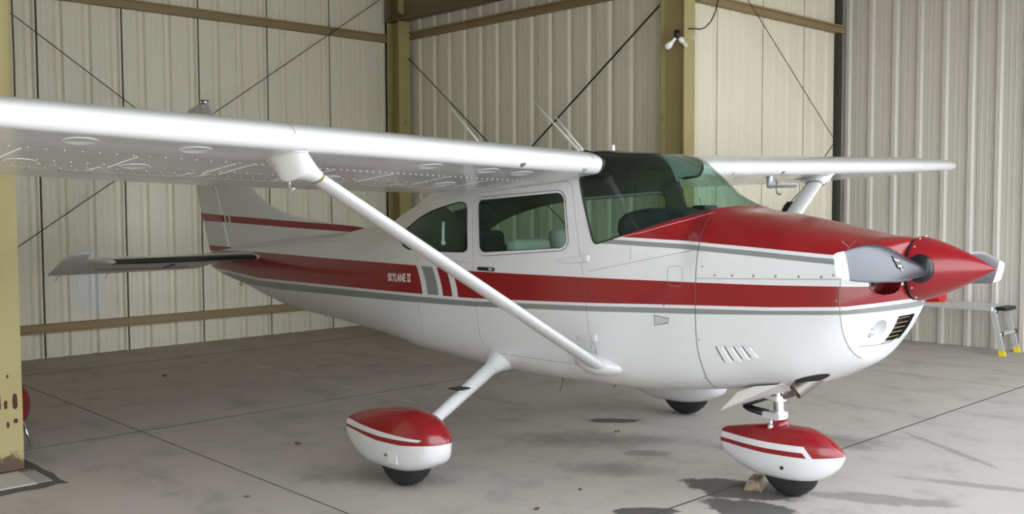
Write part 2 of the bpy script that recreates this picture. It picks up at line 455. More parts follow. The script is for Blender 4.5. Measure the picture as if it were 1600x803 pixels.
def girt(w, p0, p1, depth, hgt, axis):
    bm = bmesh.new()
    if axis == 'x':     # C channel running in y, standing off the wall towards +x
        box(bm, p0[0], p0[0]+depth, p0[1], p1[1], p0[2], p0[2]+0.022)
        box(bm, p0[0], p0[0]+depth, p0[1], p1[1], p0[2]+hgt-0.022, p0[2]+hgt)
        box(bm, p0[0]+depth-0.05, p0[0]+depth-0.03, p0[1], p1[1], p0[2]+0.022, p0[2]+hgt-0.022)
    else:
        box(bm, p0[0], p1[0], p0[1]-depth, p0[1], p0[2], p0[2]+0.022)
        box(bm, p0[0], p1[0], p0[1]-depth, p0[1], p0[2]+hgt-0.022, p0[2]+hgt)
        box(bm, p0[0], p1[0], p0[1]-depth+0.03, p0[1]-depth+0.05, p0[2]+0.022, p0[2]+hgt-0.022)
    return link('girt', bm, M_girt, w)
girt(w_back, (XB+0.005, -3.1, 0.285), (0, 3.40, 0), 0.09, 0.10, 'x')
girt(w_back, (XB+0.005, -3.1, 3.955), (0, 3.40, 0), 0.09, 0.105, 'x')
girt(w_side, (-8.1, YS-0.005, 3.985), (-3.42, 0, 0), 0.09, 0.095, 'y')
girt(w_step, (XS+0.005, 3.66, 3.82), (0, 6.70, 0), 0.09, 0.095, 'x')
bm = bmesh.new(); box(bm, XS+0.002, XS+0.06, 6.60, 6.70, 0, ZT); struct(link('trim_1', bm, M_backing))
bm = bmesh.new(); box(bm, XB+0.002, XB+0.05, 3.36, 3.45, 0, ZT); struct(link('trim_2', bm, mat('grey_flashing', (0.10, 0.11, 0.10), 0.5)))

def h_column(name, x0, x1, y0, y1, h, label, plate=True):
    """H section: flanges face +x and -x, the web runs in x"""
    t = 0.018; root = tag(empty(name, ((x0+x1)/2, (y0+y1)/2, 0)), label, 'column', 'ochre hangar columns')
    cx, cy = (x0+x1)/2, (y0+y1)/2
    for a, b in ((x0, x0+t), (x1-t, x1)):
        bm = bmesh.new(); box(bm, a-cx, b-cx, y0-cy, y1-cy, 0.012, h); link('flange', bm, M_column, root)
    bm = bmesh.new(); box(bm, x0+t-cx, x1-t-cx, -0.008, 0.008, 0.012, h); link('web', bm, M_column, root)
    if plate:
        bm = bmesh.new(); box(bm, x0-cx-0.03, x1-cx+0.03, y0-cy-0.03, y1-cy+0.03, 0, 0.014); link('base_plate', bm, M_column, root)
    return root
c_near = h_column('steel_column', -3.86, -3.50, -3.24, -3.045, ZT, 'rust-spotted ochre steel column at the left edge on a patched concrete footing')
h_column('steel_column', -8.20, -7.92, 3.30, 3.50, 4.22, 'dark ochre steel column in the corner where the two rear walls meet')
h_column('steel_column', -3.42, -3.10, 3.36, 3.545, ZT, 'ochre steel column behind the windshield carrying the clamp lamp')
# bolt holes and rust scabs on the near column
bm = bmesh.new()
for z, yy, w_, h_ in ((0.455, -3.090, 0.016, 0.050), (0.46, -3.185, 0.012, 0.055), (0.33, -3.088, 0.014, 0.014), (0.31, -3.135, 0.008, 0.020), (0.44, -3.145, 0.010, 0.028), (0.62, -3.13, 0.006, 0.012), (1.95, -3.10, 0.006, 0.01), (2.35, -3.12, 0.008, 0.008)):
    ring = [(0.1805, yy+3.1425+w_*math.copysign(abs(math.cos(k*PI/7))**0.6, math.cos(k*PI/7))*(1+0.15*random.uniform(-1, 1)), z+h_*math.copysign(abs(math.sin(k*PI/7))**0.7, math.sin(k*PI/7))) for k in range(14)]
    skin(bm, [ring, [(0.1815, a[1], a[2]) for a in ring]])
fc = link('rust_scab', bm, mat('dark_red_rust', (0.07, 0.012, 0.010), 0.8), c_near)
# footing of the near column: a paler cast pad in a dirt filled cut-out
bm = bmesh.new(); vs = [bm.verts.new(p) for p in ((-4.1, -3.6, 0.002), (-2.97, -3.6, 0.002), (-2.985, -3.36, 0.002), (-3.01, -3.22, 0.002), (-2.99, -3.09, 0.002), (-3.03, -3.0, 0.002), (-3.0, -2.945, 0.002), (-3.14, -2.955, 0.002), (-3.30, -2.935, 0.002), (-3.44, -2.95, 0.002), (-3.52, -2.945, 0.002), (-4.1, -2.96, 0.002))]
bm.faces.new(vs); link('footing_cutout', bm, mat('damp_dirt', (0.085, 0.078, 0.068), 0.95), floor)
bm = bmesh.new(); box(bm, -4.0, -3.11, -3.6, -3.09, 0.0, 0.010); bevel(bm, 0.004, 2); link('footing_pad', bm, mat('pale_grout', (0.45, 0.43, 0.40), 0.8), floor)
bm = bmesh.new(); box(bm, -3.45, -3.12, -3.088, -2.998, 0.0, 0.006); bevel(bm, 0.003, 1); link('grout_patch', bm, mat('grey_grout', (0.33, 0.31, 0.29), 0.85), floor)

# rafter over the tail bay's side
rf = tag(empty('rafter_beam', (-5.7, 3.38, 4.23)), 'dark olive steel roof beam along the top of the side wall', 'beam')
bm = bmesh.new(); box(bm, -2.5, 2.6, -0.09, 0.09, 0, 0.02); link('bottom_flange', bm, M_rafter, rf)
bm = bmesh.new(); box(bm, -2.5, 2.6, -0.008, 0.008, 0.02, 0.62); link('web', bm, M_rafter, rf)
bm = bmesh.new(); box(bm, -2.5, 2.6, -0.09, 0.09, 0.62, 0.64); link('top_flange', bm, M_rafter, rf)
for x in (-2.49, -2.2):
    bm = bmesh.new(); box(bm, x-0.01, x+0.01, -0.10, 0.10, 0.0, 0.62); link('end_plate', bm, M_column if x > -2.4 else M_rafter, rf)
bm = bmesh.new(); tube(bm, [(-0.95, -0.015, 0.33), (-0.80, -0.02, 0.30), (-0.72, -0.02, 0.20), (-0.78, -0.02, 0.12), (-0.9, -0.02, 0.10)], 0.012, 6); link('hanging_wire', bm, M_girt, rf)

def rod(name, a, b, rad, label, cat='cable', mm=None):
    bm = bmesh.new(); a, b = Vector(a), Vector(b)
    tube(bm, [(0, 0, 0), b-a], rad, 6)
    o = link(name, bm, mm or M_cable); o.location = a
    return tag(o, label, cat, 'hangar brace cables')
rod('brace_cable', (-8.15, -2.36, 4.24), (-8.15, 2.68, 0.72), 0.0055, 'thin dark brace cable falling left to right on the rear wall')
rod('brace_cable', (-8.17, 3.25, 4.574), (-8.17, -2.45, 0.69), 0.0055, 'thin dark brace cable rising rightwards on the rear wall behind the tail fin')
rod('brace_cable', (-8.05, 3.47, 3.815), (-4.3, 3.47, 0.99), 0.007, 'brace cable falling right from the corner column on the side wall')
rod('brace_cable', (-3.44, 3.42, 3.82), (-7.2, 3.42, 1.095), 0.010, 'thicker dark brace rod falling left from the lamp column behind the antennas')
rod('brace_cable', (-3.06, 4.40, 3.976), (-3.06, 6.42, 2.446), 0.005, 'brace cable falling right across the cream wall over the far wing')
rod('brace_cable', (-3.08, 6.40, 2.42), (-3.08, 4.60, 1.0), 0.006, 'short piece of brace cable meeting the corner just above the far wing', mm=M_cable)
bm = bmesh.new(); tube(bm, [(0, 0, 0), (0.05, 0.03, -0.05)], 0.022, 8)
o = link('cable_clevis', bm, M_cable); o.location = (-8.06, 3.44, 3.84); tag(o, 'dark steel clevis holding the brace cable to the corner column', 'bracket')

# power cord and clamp lamp on the column
def tubething(name, pts, rad, mm, label, cat, n=6):
    bm = bmesh.new(); p0 = Vector(pts[0]); tube(bm, [Vector(p)-p0 for p in pts], rad, n)
    o = link(name, bm, mm, smooth=True); o.location = p0; return tag(o, label, cat)
P = [(-3.09, 3.42, 3.50), (-3.085, 3.50, 3.512), (-3.085, 3.60, 3.515), (-3.085, 3.70, 3.545), (-3.085, 3.80, 3.62), (-3.085, 3.88, 3.73), (-3.085, 3.93, 3.86), (-3.085, 3.94, 4.3)]
tubething('power_cord', P, 0.007, M_cable, 'thin dark power cord looping up from the clamp lamp to the girt', 'cord')
tubething('wall_wire', [(-3.47, -3.048, 5.0), (-3.47, -3.035, 3.5), (-3.47, -3.045, 3.2), (-3.47, -3.04, 2.6), (-3.47, -3.046, 2.1)], 0.006, M_cable, 'dark wire running down the edge of the rust-spotted ochre column', 'cord')
lamp = tag(empty('clamp_lamp', (-3.15, 3.30, 3.43)), 'clamp work lamp with two white bulbs on the ochre column', 'lamp')
bm = bmesh.new(); tube(bm, [(0, 0, 0.05), (0, 0, 0.0), (0, 0, -0.03)], [0.028, 0.032, 0.022], 12); link('socket', bm, M_black, lamp, True)
M_bulb = mat('frosted_white_bulb', (0.85, 0.84, 0.82), 0.25)
bm = bmesh.new(); a = Vector((-0.01, -0.01, -0.03)); d = Vector((-0.066, -0.066, -0.10)).normalized()
tube(bm, [a+d*t for t in (0, 0.02, 0.05, 0.075, 0.10, 0.125, 0.142, 0.15)], [0.014, 0.016, 0.018, 0.028, 0.036, 0.034, 0.022, 0.006], 16); link('round_bulb', bm, M_bulb, lamp, True)
d = Vector((0.06, 0.06, -0.09)).normalized(); a = Vector((0.015, 0.015, -0.03))
bm = bmesh.new(); tube(bm, [a, a+d*0.02, a+d*0.055, a+d*0.06], [0.016, 0.024, 0.026, 0.015], 14); sp = link('spiral_bulb', bm, M_bulb, lamp, True)
s_, t_ = frame_of(d); bm = bmesh.new()
tube(bm, [a + d*(0.06+0.06*k/40) + (s_*math.cos(k*0.6)+t_*math.sin(k*0.6))*0.016 for k in range(41)], 0.006, 6); link('spiral_tube', bm, M_bulb, sp, True)
bm = bmesh.new(); tube(bm, [(0.0, 0, -0.01), (0.04, 0.05, -0.03), (0.045, 0.19, 0.0)], 0.007, 6); tube(bm, [(0.06, 0.19, 0.03), (0.07, 0.20, 0.0), (0.06, 0.195, -0.04), (0.05, 0.185, -0.02), (0.05, 0.185, 0.02), (0.06, 0.19, 0.03)], 0.005, 6); link('spring_clamp', bm, M_alu, lamp, True)

# ------------------------------------------------------------------ the aeroplane: fuselage surface
# station x, top z, bottom z, z of greatest width, half width, exponent above, exponent below
FT=[(-6.720,1.200,1.028,1.120,0.030,2.0,2.0),(-6.500,1.222,0.972,1.110,0.075,2.0,2.0),(-6.000,1.285,0.888,1.090,0.125,2.0,2.1),
(-5.000,1.385,0.717,1.070,0.232,2.1,2.36),(-4.200,1.445,0.670,1.070,0.335,2.2,2.4),(-3.820,1.500,0.645,1.070,0.384,2.25,2.45),
(-3.500,1.525,0.623,1.080,0.425,2.1,2.61),(-3.100,1.692,0.590,1.100,0.469,2.1,2.94),(-2.750,1.824,0.565,1.120,0.506,2.6,3.68),
(-2.400,1.944,0.550,1.140,0.525,4.03,3.98),(-2.000,2.002,0.523,1.150,0.535,5.5,4.05),(-1.500,2.035,0.519,1.150,0.541,6.0,4.0),
(-1.000,2.040,0.530,1.150,0.535,6.0,4.0),(-0.850,2.024,0.532,1.150,0.534,5.2,4.05),(-0.650,2.012,0.540,1.150,0.523,3.85,4.0),
(-0.460,1.927,0.561,1.150,0.510,2.6,3.9),(-0.250,1.771,0.584,1.150,0.503,2.25,3.7),(-0.050,1.666,0.613,1.150,0.494,3.4,3.45),
(0.160,1.637,0.650,1.150,0.484,3.4,3.1),(0.400,1.588,0.691,1.160,0.471,3.8,3.05),(0.600,1.549,0.779,1.180,0.453,3.5,2.7),
(0.700,1.530,0.840,1.200,0.436,3.15,2.3),(0.780,1.521,0.945,1.230,0.396,3.0,2.2),(0.840,1.523,1.028,1.270,0.330,2.8,2.1),
(0.880,1.518,1.110,1.310,0.269,2.5,2.2),(0.905,1.515,1.151,1.340,0.210,2.2,2.2),(0.920,1.513,1.190,1.352,0.165,2.0,2.0)]
FX = [q[0] for q in FT]
FF = [pchip(FX, [q[k] for q in FT]) for k in range(1, 7)]
def fsec(x): return [fn(x) for fn in FF]
def fval(x, y, z):
    zt, zb, zm, w, nt, nb = fsec(x)
    if z >= zm: return (abs(y/w)**nt + ((z-zm)/(zt-zm))**nt)**(1/nt)
    return (abs(y/w)**nb + ((zm-z)/(zm-zb))**nb)**(1/nb)
def fy(x, z):
    zt, zb, zm, w, nt, nb = fsec(x)
    q, n = ((z-zm)/(zt-zm), nt) if z >= zm else ((zm-z)/(zm-zb), nb)
    return w*max(0.0, 1-min(q, 1.0)**n)**(1/n)
def fnorm(p):
    e = 0.004; x, y, z = p
    xa, xb_ = max(x-e, FX[0]), min(x+e, FX[-1])
    g = Vector(((fval(xb_, y, z)-fval(xa, y, z))/(xb_-xa), (fval(x, y+e, z)-fval(x, y-e, z))/(2*e), (fval(x, y, z+e)-fval(x, y, z-e))/(2*e)))
    return g.normalized() if g.length > 1e-9 else Vector((0, 0, 1))
def fz(x, y, top=False):
    """surface height at (x, y)"""
    zt, zb, zm, w, nt, nb = fsec(x); q = min(abs(y/w), 1.0)
    return zm + (zt-zm)*(1-q**nt)**(1/nt) if top else zm - (zm-zb)*(1-q**nb)**(1/nb)
def fring(x, n=104):
    zt, zb, zm, w, nt, nb = fsec(x); fine = []
    N = 400
    for i in range(N):
        t = 2*PI*i/N - PI/2; c, s = math.cos(t), math.sin(t); e = nt if s > 0 else nb
        fine.append((w*math.copysign(abs(c)**(2/e), c), zm+((zt-zm) if s > 0 else (zm-zb))*math.copysign(abs(s)**(2/e), s)))
    L = [0]
    for i in range(N):
        a, b = fine[i], fine[(i+1) % N]; L.append(L[-1]+math.hypot(a[0]-b[0], a[1]-b[1]))
    out = []; j = 0
    for k in range(n):
        tgt = L[-1]*k/n
        while L[j+1] < tgt: j += 1
        t = (tgt-L[j])/max(L[j+1]-L[j], 1e-9); a, b = fine[j], fine[(j+1) % N]
        out.append((x, a[0]+(b[0]-a[0])*t, a[1]+(b[1]-a[1])*t))
    return out

def cut(bm, poly, axes, filt):
    """split the faces of bm along a convex outline projected on a plane; returns the faces inside"""
    ax, ay = axes; az = 3-ax-ay
    area = sum(p[0]*q[1]-q[0]*p[1] for p, q in zip(poly, poly[1:]+poly[:1]))
    if area < 0: poly = poly[::-1]
    x0, x1 = min(p[0] for p in poly)-0.08, max(p[0] for p in poly)+0.08
    y0, y1 = min(p[1] for p in poly)-0.08, max(p[1] for p in poly)+0.08
    cand = []
    for fc in bm.faces:
        c = fc.calc_center_median()
        if x0 <= c[ax] <= x1 and y0 <= c[ay] <= y1 and filt(c): cand.append(fc)
    for p, q in zip(poly, poly[1:]+poly[:1]):
        no = [0, 0, 0]; no[ax] = q[1]-p[1]; no[ay] = -(q[0]-p[0])          # outward
        no = Vector(no).normalized(); co = [0, 0, 0]; co[ax] = p[0]; co[ay] = p[1]; co = Vector(co)
        ge = set(cand)
        for fc in cand: ge.update(fc.edges); ge.update(fc.verts)
        rs = bmesh.ops.bisect_plane(bm, geom=list(ge), dist=1e-5, plane_co=co, plane_no=no)
        cand = [g for g in rs['geom'] if isinstance(g, bmesh.types.BMFace) and (g.calc_center_median()-co).dot(no) < 0]
    return cand
def take(bm, faces):
    """move faces into a new bmesh"""
    nb = bmesh.new(); mp = {}
    for fc in faces:
        vs = []
        for vv in fc.verts:
            if vv not in mp: mp[vv] = nb.verts.new(vv.co)
            vs.append(mp[vv])
        nf = nb.faces.new(vs); nf.material_index = fc.material_index
    bmesh.ops.delete(bm, geom=faces, context='FACES')
    return nb
def rim(bm, w=0.0042, depth=-0.002, mi=1):
    """a dark recessed joint round a panel"""
    rs = bmesh.ops.inset_region(bm, faces=list(bm.faces), use_boundary=True, use_even_offset=True, thickness=w, depth=0.0)
    for fc in rs['faces']: fc.material_index = mi
def fus_link(name, bm, mats, parent, off=0.0):
    for vv in bm.verts:
        if off: vv.co += fnorm(vv.co)*off
    for fc in bm.faces: fc.smooth = True
    bm.verts.ensure_lookup_table()
    nr = [fnorm(vv.co) for vv in bm.verts]
    bm.normal_update()
    for fc in bm.faces:
        if fc.normal.dot(fnorm(fc.calc_center_median())) < 0: fc.normal_flip()
    o = link(name, bm, mats, parent)
    o.data.normals_split_custom_set_from_vertices([tuple(q) for q in nr])
    return o
def roundpoly(pts, r, n=6):
    out = []; N = len(pts)
    rr = r if isinstance(r, (list, tuple)) else [r]*N
    for i in range(N):
        p0, p1, p2 = (Vector(pts[(i+k) % N]) for k in (-1, 0, 1))
        if rr[i] <= 0: out.append(tuple(p1)); continue
        a = (p0-p1).normalized(); b = (p2-p1).normalized(); ang = a.angle(b)
        d = min(rr[i]/math.tan(ang/2), (p0-p1).length*0.48, (p2-p1).length*0.48); ra = d*math.tan(ang/2)
        c = p1 + (a+b).normalized()*(ra/math.sin(ang/2))
        s0 = p1+a*d-c; s1 = p1+b*d-c
        a0 = math.atan2(s0.y, s0.x); da = math.atan2(s1.y, s1.x)-a0
        da = (da+PI) % (2*PI)-PI
        for k in range(n+1):
            t = a0+da*k/n; out.append((c.x+ra*math.cos(t), c.y+ra*math.sin(t)))
    return out

plane = tag(empty('airplane', (0, 0, 0), HYAW), 'white high wing light airplane with red nose, red band and grey stripe', 'airplane')

xs = []
x = FX[0]
while x < FX[-1]-1e-6:
    xs.append(x); x += 0.07 if x < -3.6 else (0.028 if x < 0.70 else 0.010)
xs.append(FX[-1])
skinbm = bmesh.new(); skin(skinbm, [fring(x) for x in xs], True, True, False)

right = lambda c: c.y < 0
left = lambda c: c.y > 0
anyw = lambda c: True
FM = [M_fus, M_seam]
# windshield first, then cowling, doors and windows
ws_poly = [(-0.988, 1.86), (-0.910, 1.623), (-0.870, 1.500), (-0.857, 1.472), (-0.842, 1.458), (-0.824, 1.4545), (-0.67, 1.499), (0.03, 1.723), (0.03, 2.2), (-1.06, 2.2)]
wsb = take(skinbm, cut(skinbm, ws_poly, (0, 2), lambda c: c.z > 1.4 and -1.2 < c.x < 0.1))
liner_polys = [(ws_poly, lambda c: c.z > 1.4 and c.x > -1.2)]
lower = take(skinbm, cut(skinbm, [(-0.12, 0.3), (0.716, 0.3), (0.716, 1.311), (0.33, 1.295), (-0.12, 1.277)], (0, 2), anyw))
upper = take(skinbm, cut(skinbm, [(-0.135, 1.277), (0.33, 1.295), (0.716, 1.311), (0.716, 1.9), (-0.135, 1.9)], (0, 2), anyw))
bowl = take(skinbm, [fc for fc in skinbm.faces if fc.calc_center_median().x > 0.714])
door_poly = roundpoly([(-1.955, 1.70), (-1.952, 1.20), (-1.888, 0.675), (-0.860, 0.683), (-0.93, 1.216), (-1.04, 1.846), (-1.90, 1.776)], [0.0, 0, 0.13, 0.0, 0, 0.07, 0.055], 5)
win_o = roundpoly([(-1.915, 1.742), (-1.897, 1.338), (-1.048, 1.408), (-1.095, 1.788)], [0.05, 0.065, 0.075, 0.075], 5)
win_i = roundpoly([(-1.896, 1.722), (-1.878, 1.366), (-1.066, 1.424), (-1.106, 1.769)], [0.035, 0.05, 0.062, 0.06], 5)
rear_w = [(-2.013, 1.41), (-2.018, 1.382), (-2.045, 1.366), (-2.10, 1.362), (-2.50, 1.358), (-2.72, 1.362), (-2.80, 1.385), (-2.84, 1.425), (-2.845, 1.47), (-2.825, 1.497), (-2.70, 1.558), (-2.60, 1.600), (-2.45, 1.645), (-2.308, 1.676), (-2.18, 1.700), (-2.10, 1.712), (-2.05, 1.705), (-2.026, 1.685), (-2.018, 1.65)]
doors = {}
for side, filt in (('right', right), ('left', left)):
    db = take(skinbm, cut(skinbm, door_poly, (0, 2), filt))
    wf = take(db, cut(db, win_o, (0, 2), filt)); gl = take(wf, cut(wf, win_i, (0, 2), filt))
    doors[side] = (db, wf, gl)
    liner_polys += [(win_o, filt)]
rear = {}
for side, filt in (('right', right), ('left', left)):
    rear[side] = take(skinbm, cut(skinbm, rear_w, (0, 2), filt)); liner_polys.append((rear_w, filt))
# rear window across the top of the cabin's slope
back_poly = roundpoly([(-3.20, -0.21), (-2.80, -0.30), (-2.80, 0.30), (-3.20, 0.21)], 0.05, 4)
backw = take(skinbm, cut(skinbm, back_poly, (0, 1), lambda c: c.z > 1.45)); liner_polys.append((back_poly, None))
body = fus_link('fuselage', skinbm, FM, plane)

rim(lower); rim(upper); rim(bowl)
# nose bowl openings: landing lamps, intake grille, cooling inlets (outlines in the y-z plane)
def oval(cy, cz, a, b, rot, n=18):
    return [(cy + a*math.cos(t)*math.cos(rot)-b*math.sin(t)*math.sin(rot), cz + a*math.cos(t)*math.sin(rot)+b*math.sin(t)*math.cos(rot)) for t in [2*PI*k/n for k in range(n)]]
front = lambda c: c.x > 0.70
ovals = {}
for s in (-1, 1):
    ovals[s] = take(bowl, cut(bowl, oval(s*0.212, 1.035, 0.052, 0.066, -s*0.55), (1, 2), front))
grille_poly = [(-0.098, 1.108), (0.098, 1.108), (0.088, 0.968), (-0.088, 0.968)]
grb = take(bowl, cut(bowl, grille_poly, (1, 2), front))
inl = {}
for s in (-1, 1):
    ip = [(s*0.165, 1.30), (s*0.34, 1.30), (s*0.34, 1.268), (s*0.318, 1.238), (s*0.27, 1.226), (s*0.205, 1.234), (s*0.175, 1.255)]
    inl[s] = take(bowl, cut(bowl, ip, (1, 2), front))
o_bowl = fus_link('nose_bowl', bowl, FM, plane)
o_low = fus_link('lower_cowling', lower, FM, plane)
o_up = fus_link('upper_cowling', upper, FM, plane)
o_ws = fus_link('windshield', wsb, [M_glass, M_black], plane)

def boundary_loop(poly, filt_side, lift=0.001):
    """outline points laid on the right/left flank"""
    return [Vector((a, filt_side*(fy(a, b)), b)) for a, b in poly]
def seal(name, poly, side, rad, mm, parent, closed=True, sub=2):
    pts = []
    P = poly + (poly[:1] if closed else [])
    for p, q in zip(P, P[1:]):
        for k in range(sub): pts.append((p[0]+(q[0]-p[0])*k/sub, p[1]+(q[1]-p[1])*k/sub))
    pts.append(P[-1])
    bm = bmesh.new(); tube(bm, boundary_loop(pts, side), rad, 6); return link(name, bm, mm, parent, True)
for s in (-1, 1):
    seal('windshield_seal', [(-0.985, 1.85)]+ws_poly[1:7]+[(-0.52, 1.547), (-0.32, 1.611), (-0.2, 1.649), (-0.13, 1.672)], s, 0.0045, M_black, o_ws, False, 4)
o_door = {}
for side, s in (('right', -1), ('left', 1)):
    db, wf, gl = doors[side]
    rim(db, 0.0026); rim(wf, 0.0022)
    d = fus_link('door', db, FM, plane)
    w = fus_link('window_frame', wf, [M_white, M_seam], d, 0.003)
    fus_link('door_window', gl, M_glass, d)
    seal('window_seal', win_i, s, 0.0035, M_black, d)
    o_door[side] = d
    # hinges: a long low fairing and the hinge block at its front end
    for (xa, xb2, zc, zb_) in ((-1.167, -0.878, 1.332, 1.361), (-1.00, -0.82, 0.862, 0.874)):
        bm = bmesh.new()
        def fp(xx, zz, lift): return Vector((xx, s*(fy(xx, zz)+lift), zz))
        L = xb2-xa; rows = []
        for k in range(9):
            t = k/8; xx = xa+L*t; zz = zc+(zb_-zc)*t; hw = 0.011+0.010*min(1, t*2.5); lf = 0.007*math.sin(min(1, t*3)*PI/2)
            rows.append([fp(xx, zz-hw, 0.0), fp(xx, zz-hw*0.8, lf), fp(xx, zz+hw*0.8, lf), fp(xx, zz+hw, 0.0)])
        skin(bm, rows, False, False, False); fix(bm)
        hg = link('hinge', bm, M_white, d, True, 0.5)
        bm = bmesh.new(); y_ = fy(xb2-0.02, zb_); box(bm, xb2-0.042, xb2-0.004, s*(y_-0.004), s*(y_+0.016), zb_-0.022, zb_+0.022); fix(bm); bevel(bm, 0.005, 2)
        bo = link('hinge_block', bm, M_white, d)
    bm = bmesh.new(); box(bm, -1.895, -1.730, s*0.534, s*0.552, 1.243, 1.268); fix(bm); bevel(bm, 0.006, 2); hd = link('handle', bm, M_black, d)
    bm = bmesh.new(); box(bm, -1.775, -1.745, s*0.552, s*0.556, 1.249, 1.263); fix(bm); link('latch_button', bm, M_alu, d)
    rw = fus_link('rear_side_window', rear[side], [M_glass, M_black], plane)
    seal('window_seal', rear_w, s, 0.0045, M_black, rw, True, 2)
fus_link('rear_window', backw, M_glass, plane)

# ------------------------------------------------------------------ cabin
lin = bmesh.new(); xl = []
x = -3.05
while x < -0.40: xl.append(x); x += 0.035
skin(lin, [fring(x, 96) for x in xl], True, True, False)
for poly, filt in liner_polys:
    if filt is None: fcs = cut(lin, poly, (0, 1), lambda c: c.z > 1.45)
    else: fcs = cut(lin, poly, (0, 2), filt)
    bmesh.ops.delete(lin, geom=fcs, context='FACES')
for vv in lin.verts: vv.co -= fnorm(vv.co)*0.016
fix(lin); bmesh.ops.reverse_faces(lin, faces=list(lin.faces))
link('cabin_liner', lin, M_liner, plane, True)
bm = bmesh.new(); box(bm, -2.7, -0.3, -0.44, 0.44, 0.72, 0.74); link('cabin_floor', bm, M_headrest, plane)
bm = bmesh.new(); box(bm, -2.98, -2.45, -0.44, 0.44, 1.26, 1.30); bevel(bm, 0.015, 2); link('baggage_shelf', bm, M_seat, plane)
# glareshield: padded hood over the panel
prof = [(-0.12, 1.585), (-0.30, 1.632), (-0.48, 1.665), (-0.60, 1.672), (-0.70, 1.655), (-0.765, 1.61), (-0.775, 1.55), (-0.74, 1.50), (-0.62, 1.46), (-0.45, 1.20), (-0.12, 1.20)]
rows = []
for k in range(19):
    yy = -0.475+0.95*k/18; e = 1-abs(yy/0.475)**5; e2 = 0.80+0.20*max(e, 0)**0.5; row = []
    for a, b in prof:
        xx = -0.45+(a+0.45)*e2; zz = 1.45+(b-1.45)*e2 if b > 1.45 else b
        lim = max(0.05, fy(xx, min(zz, fsec(xx)[0]-0.02))-0.03)
        row.append((xx, max(-lim, min(lim, yy)), min(zz, fsec(xx)[0]-0.03)))
    rows.append(row)
bm = bmesh.new(); skin(bm, rows, True, True, True); fix(bm); gs = link('glareshield', bm, M_navy, plane, True, 1.0)
bm = bmesh.new(); tube(bm, [(rw_[4][0]-0.028, rw_[4][1], rw_[4][2]-0.004) for rw_ in rows[2:-2]], 0.004, 6); link('piping', bm, M_piping, gs, True)
bm = bmesh.new(); box(bm, -0.52, -0.42, 0.02, 0.16, 1.655, 1.685); bevel(bm, 0.01, 2); link('compass', bm, M_black, gs)
bm = bmesh.new(); tube(bm, [(-0.47, 0.06, 1.68), (-0.50, 0.075, 1.73)], 0.006, 6); link('stalk', bm, M_piping, gs)
def seat(x, y, zc, zb, zt, w, tilt, hr, M_seat=M_seat):
    o = []
    bm = bmesh.new(); box(bm, x, x+0.48, y-w, y+w, zc-0.13, zc); bevel(bm, 0.05, 3)
    st = link('seat', bm, M_seat, plane, True, 0.9)
    bm = bmesh.new(); vs = box(bm, x-0.06, x+0.06, y-w, y+w, zb, zt)
    for vv in vs:
        vv.co.x -= (vv.co.z-zb)*tilt
        if vv.co.z > (zb+zt)/2: vv.co.y = y+(vv.co.y-y)*0.86
    bevel(bm, 0.045, 4); link('backrest', bm, M_seat, st, True, 0.9)
    if hr:
        bm = bmesh.new(); bmesh.ops.create_uvsphere(bm, u_segments=18, v_segments=12, radius=1.0)
        for vv in bm.verts: vv.co = Vector((x-(zt-zb)*tilt-0.01+vv.co.x*0.055, y+vv.co.y*0.13, zt+0.12+vv.co.z*0.085))
        link('headrest', bm, M_headrest, st, True)
    return st
seat(-1.62, -0.25, 1.02, 0.95, 1.455, 0.21, 0.16, False)
seat(-1.70, 0.25, 1.02, 0.95, 1.515, 0.20, 0.14, False)
seat(-2.12, -0.25, 1.0, 0.92, 1.505, 0.19, 0.04, True, M_headrest)
seat(-2.25, 0.22, 1.0, 0.92, 1.34, 0.20, 0.12, False)
bm = bmesh.new(); tube(bm, [(-2.335, -0.478, 1.57), (-2.33, -0.485, 1.50), (-2.325, -0.49, 1.43)], [0.012, 0.011, 0.012], 6)
tube(bm, [(-2.325, -0.49, 1.43), (-2.32, -0.49, 1.405)], 0.018, 6); link('seat_belt', bm, M_white_rod, plane, True)

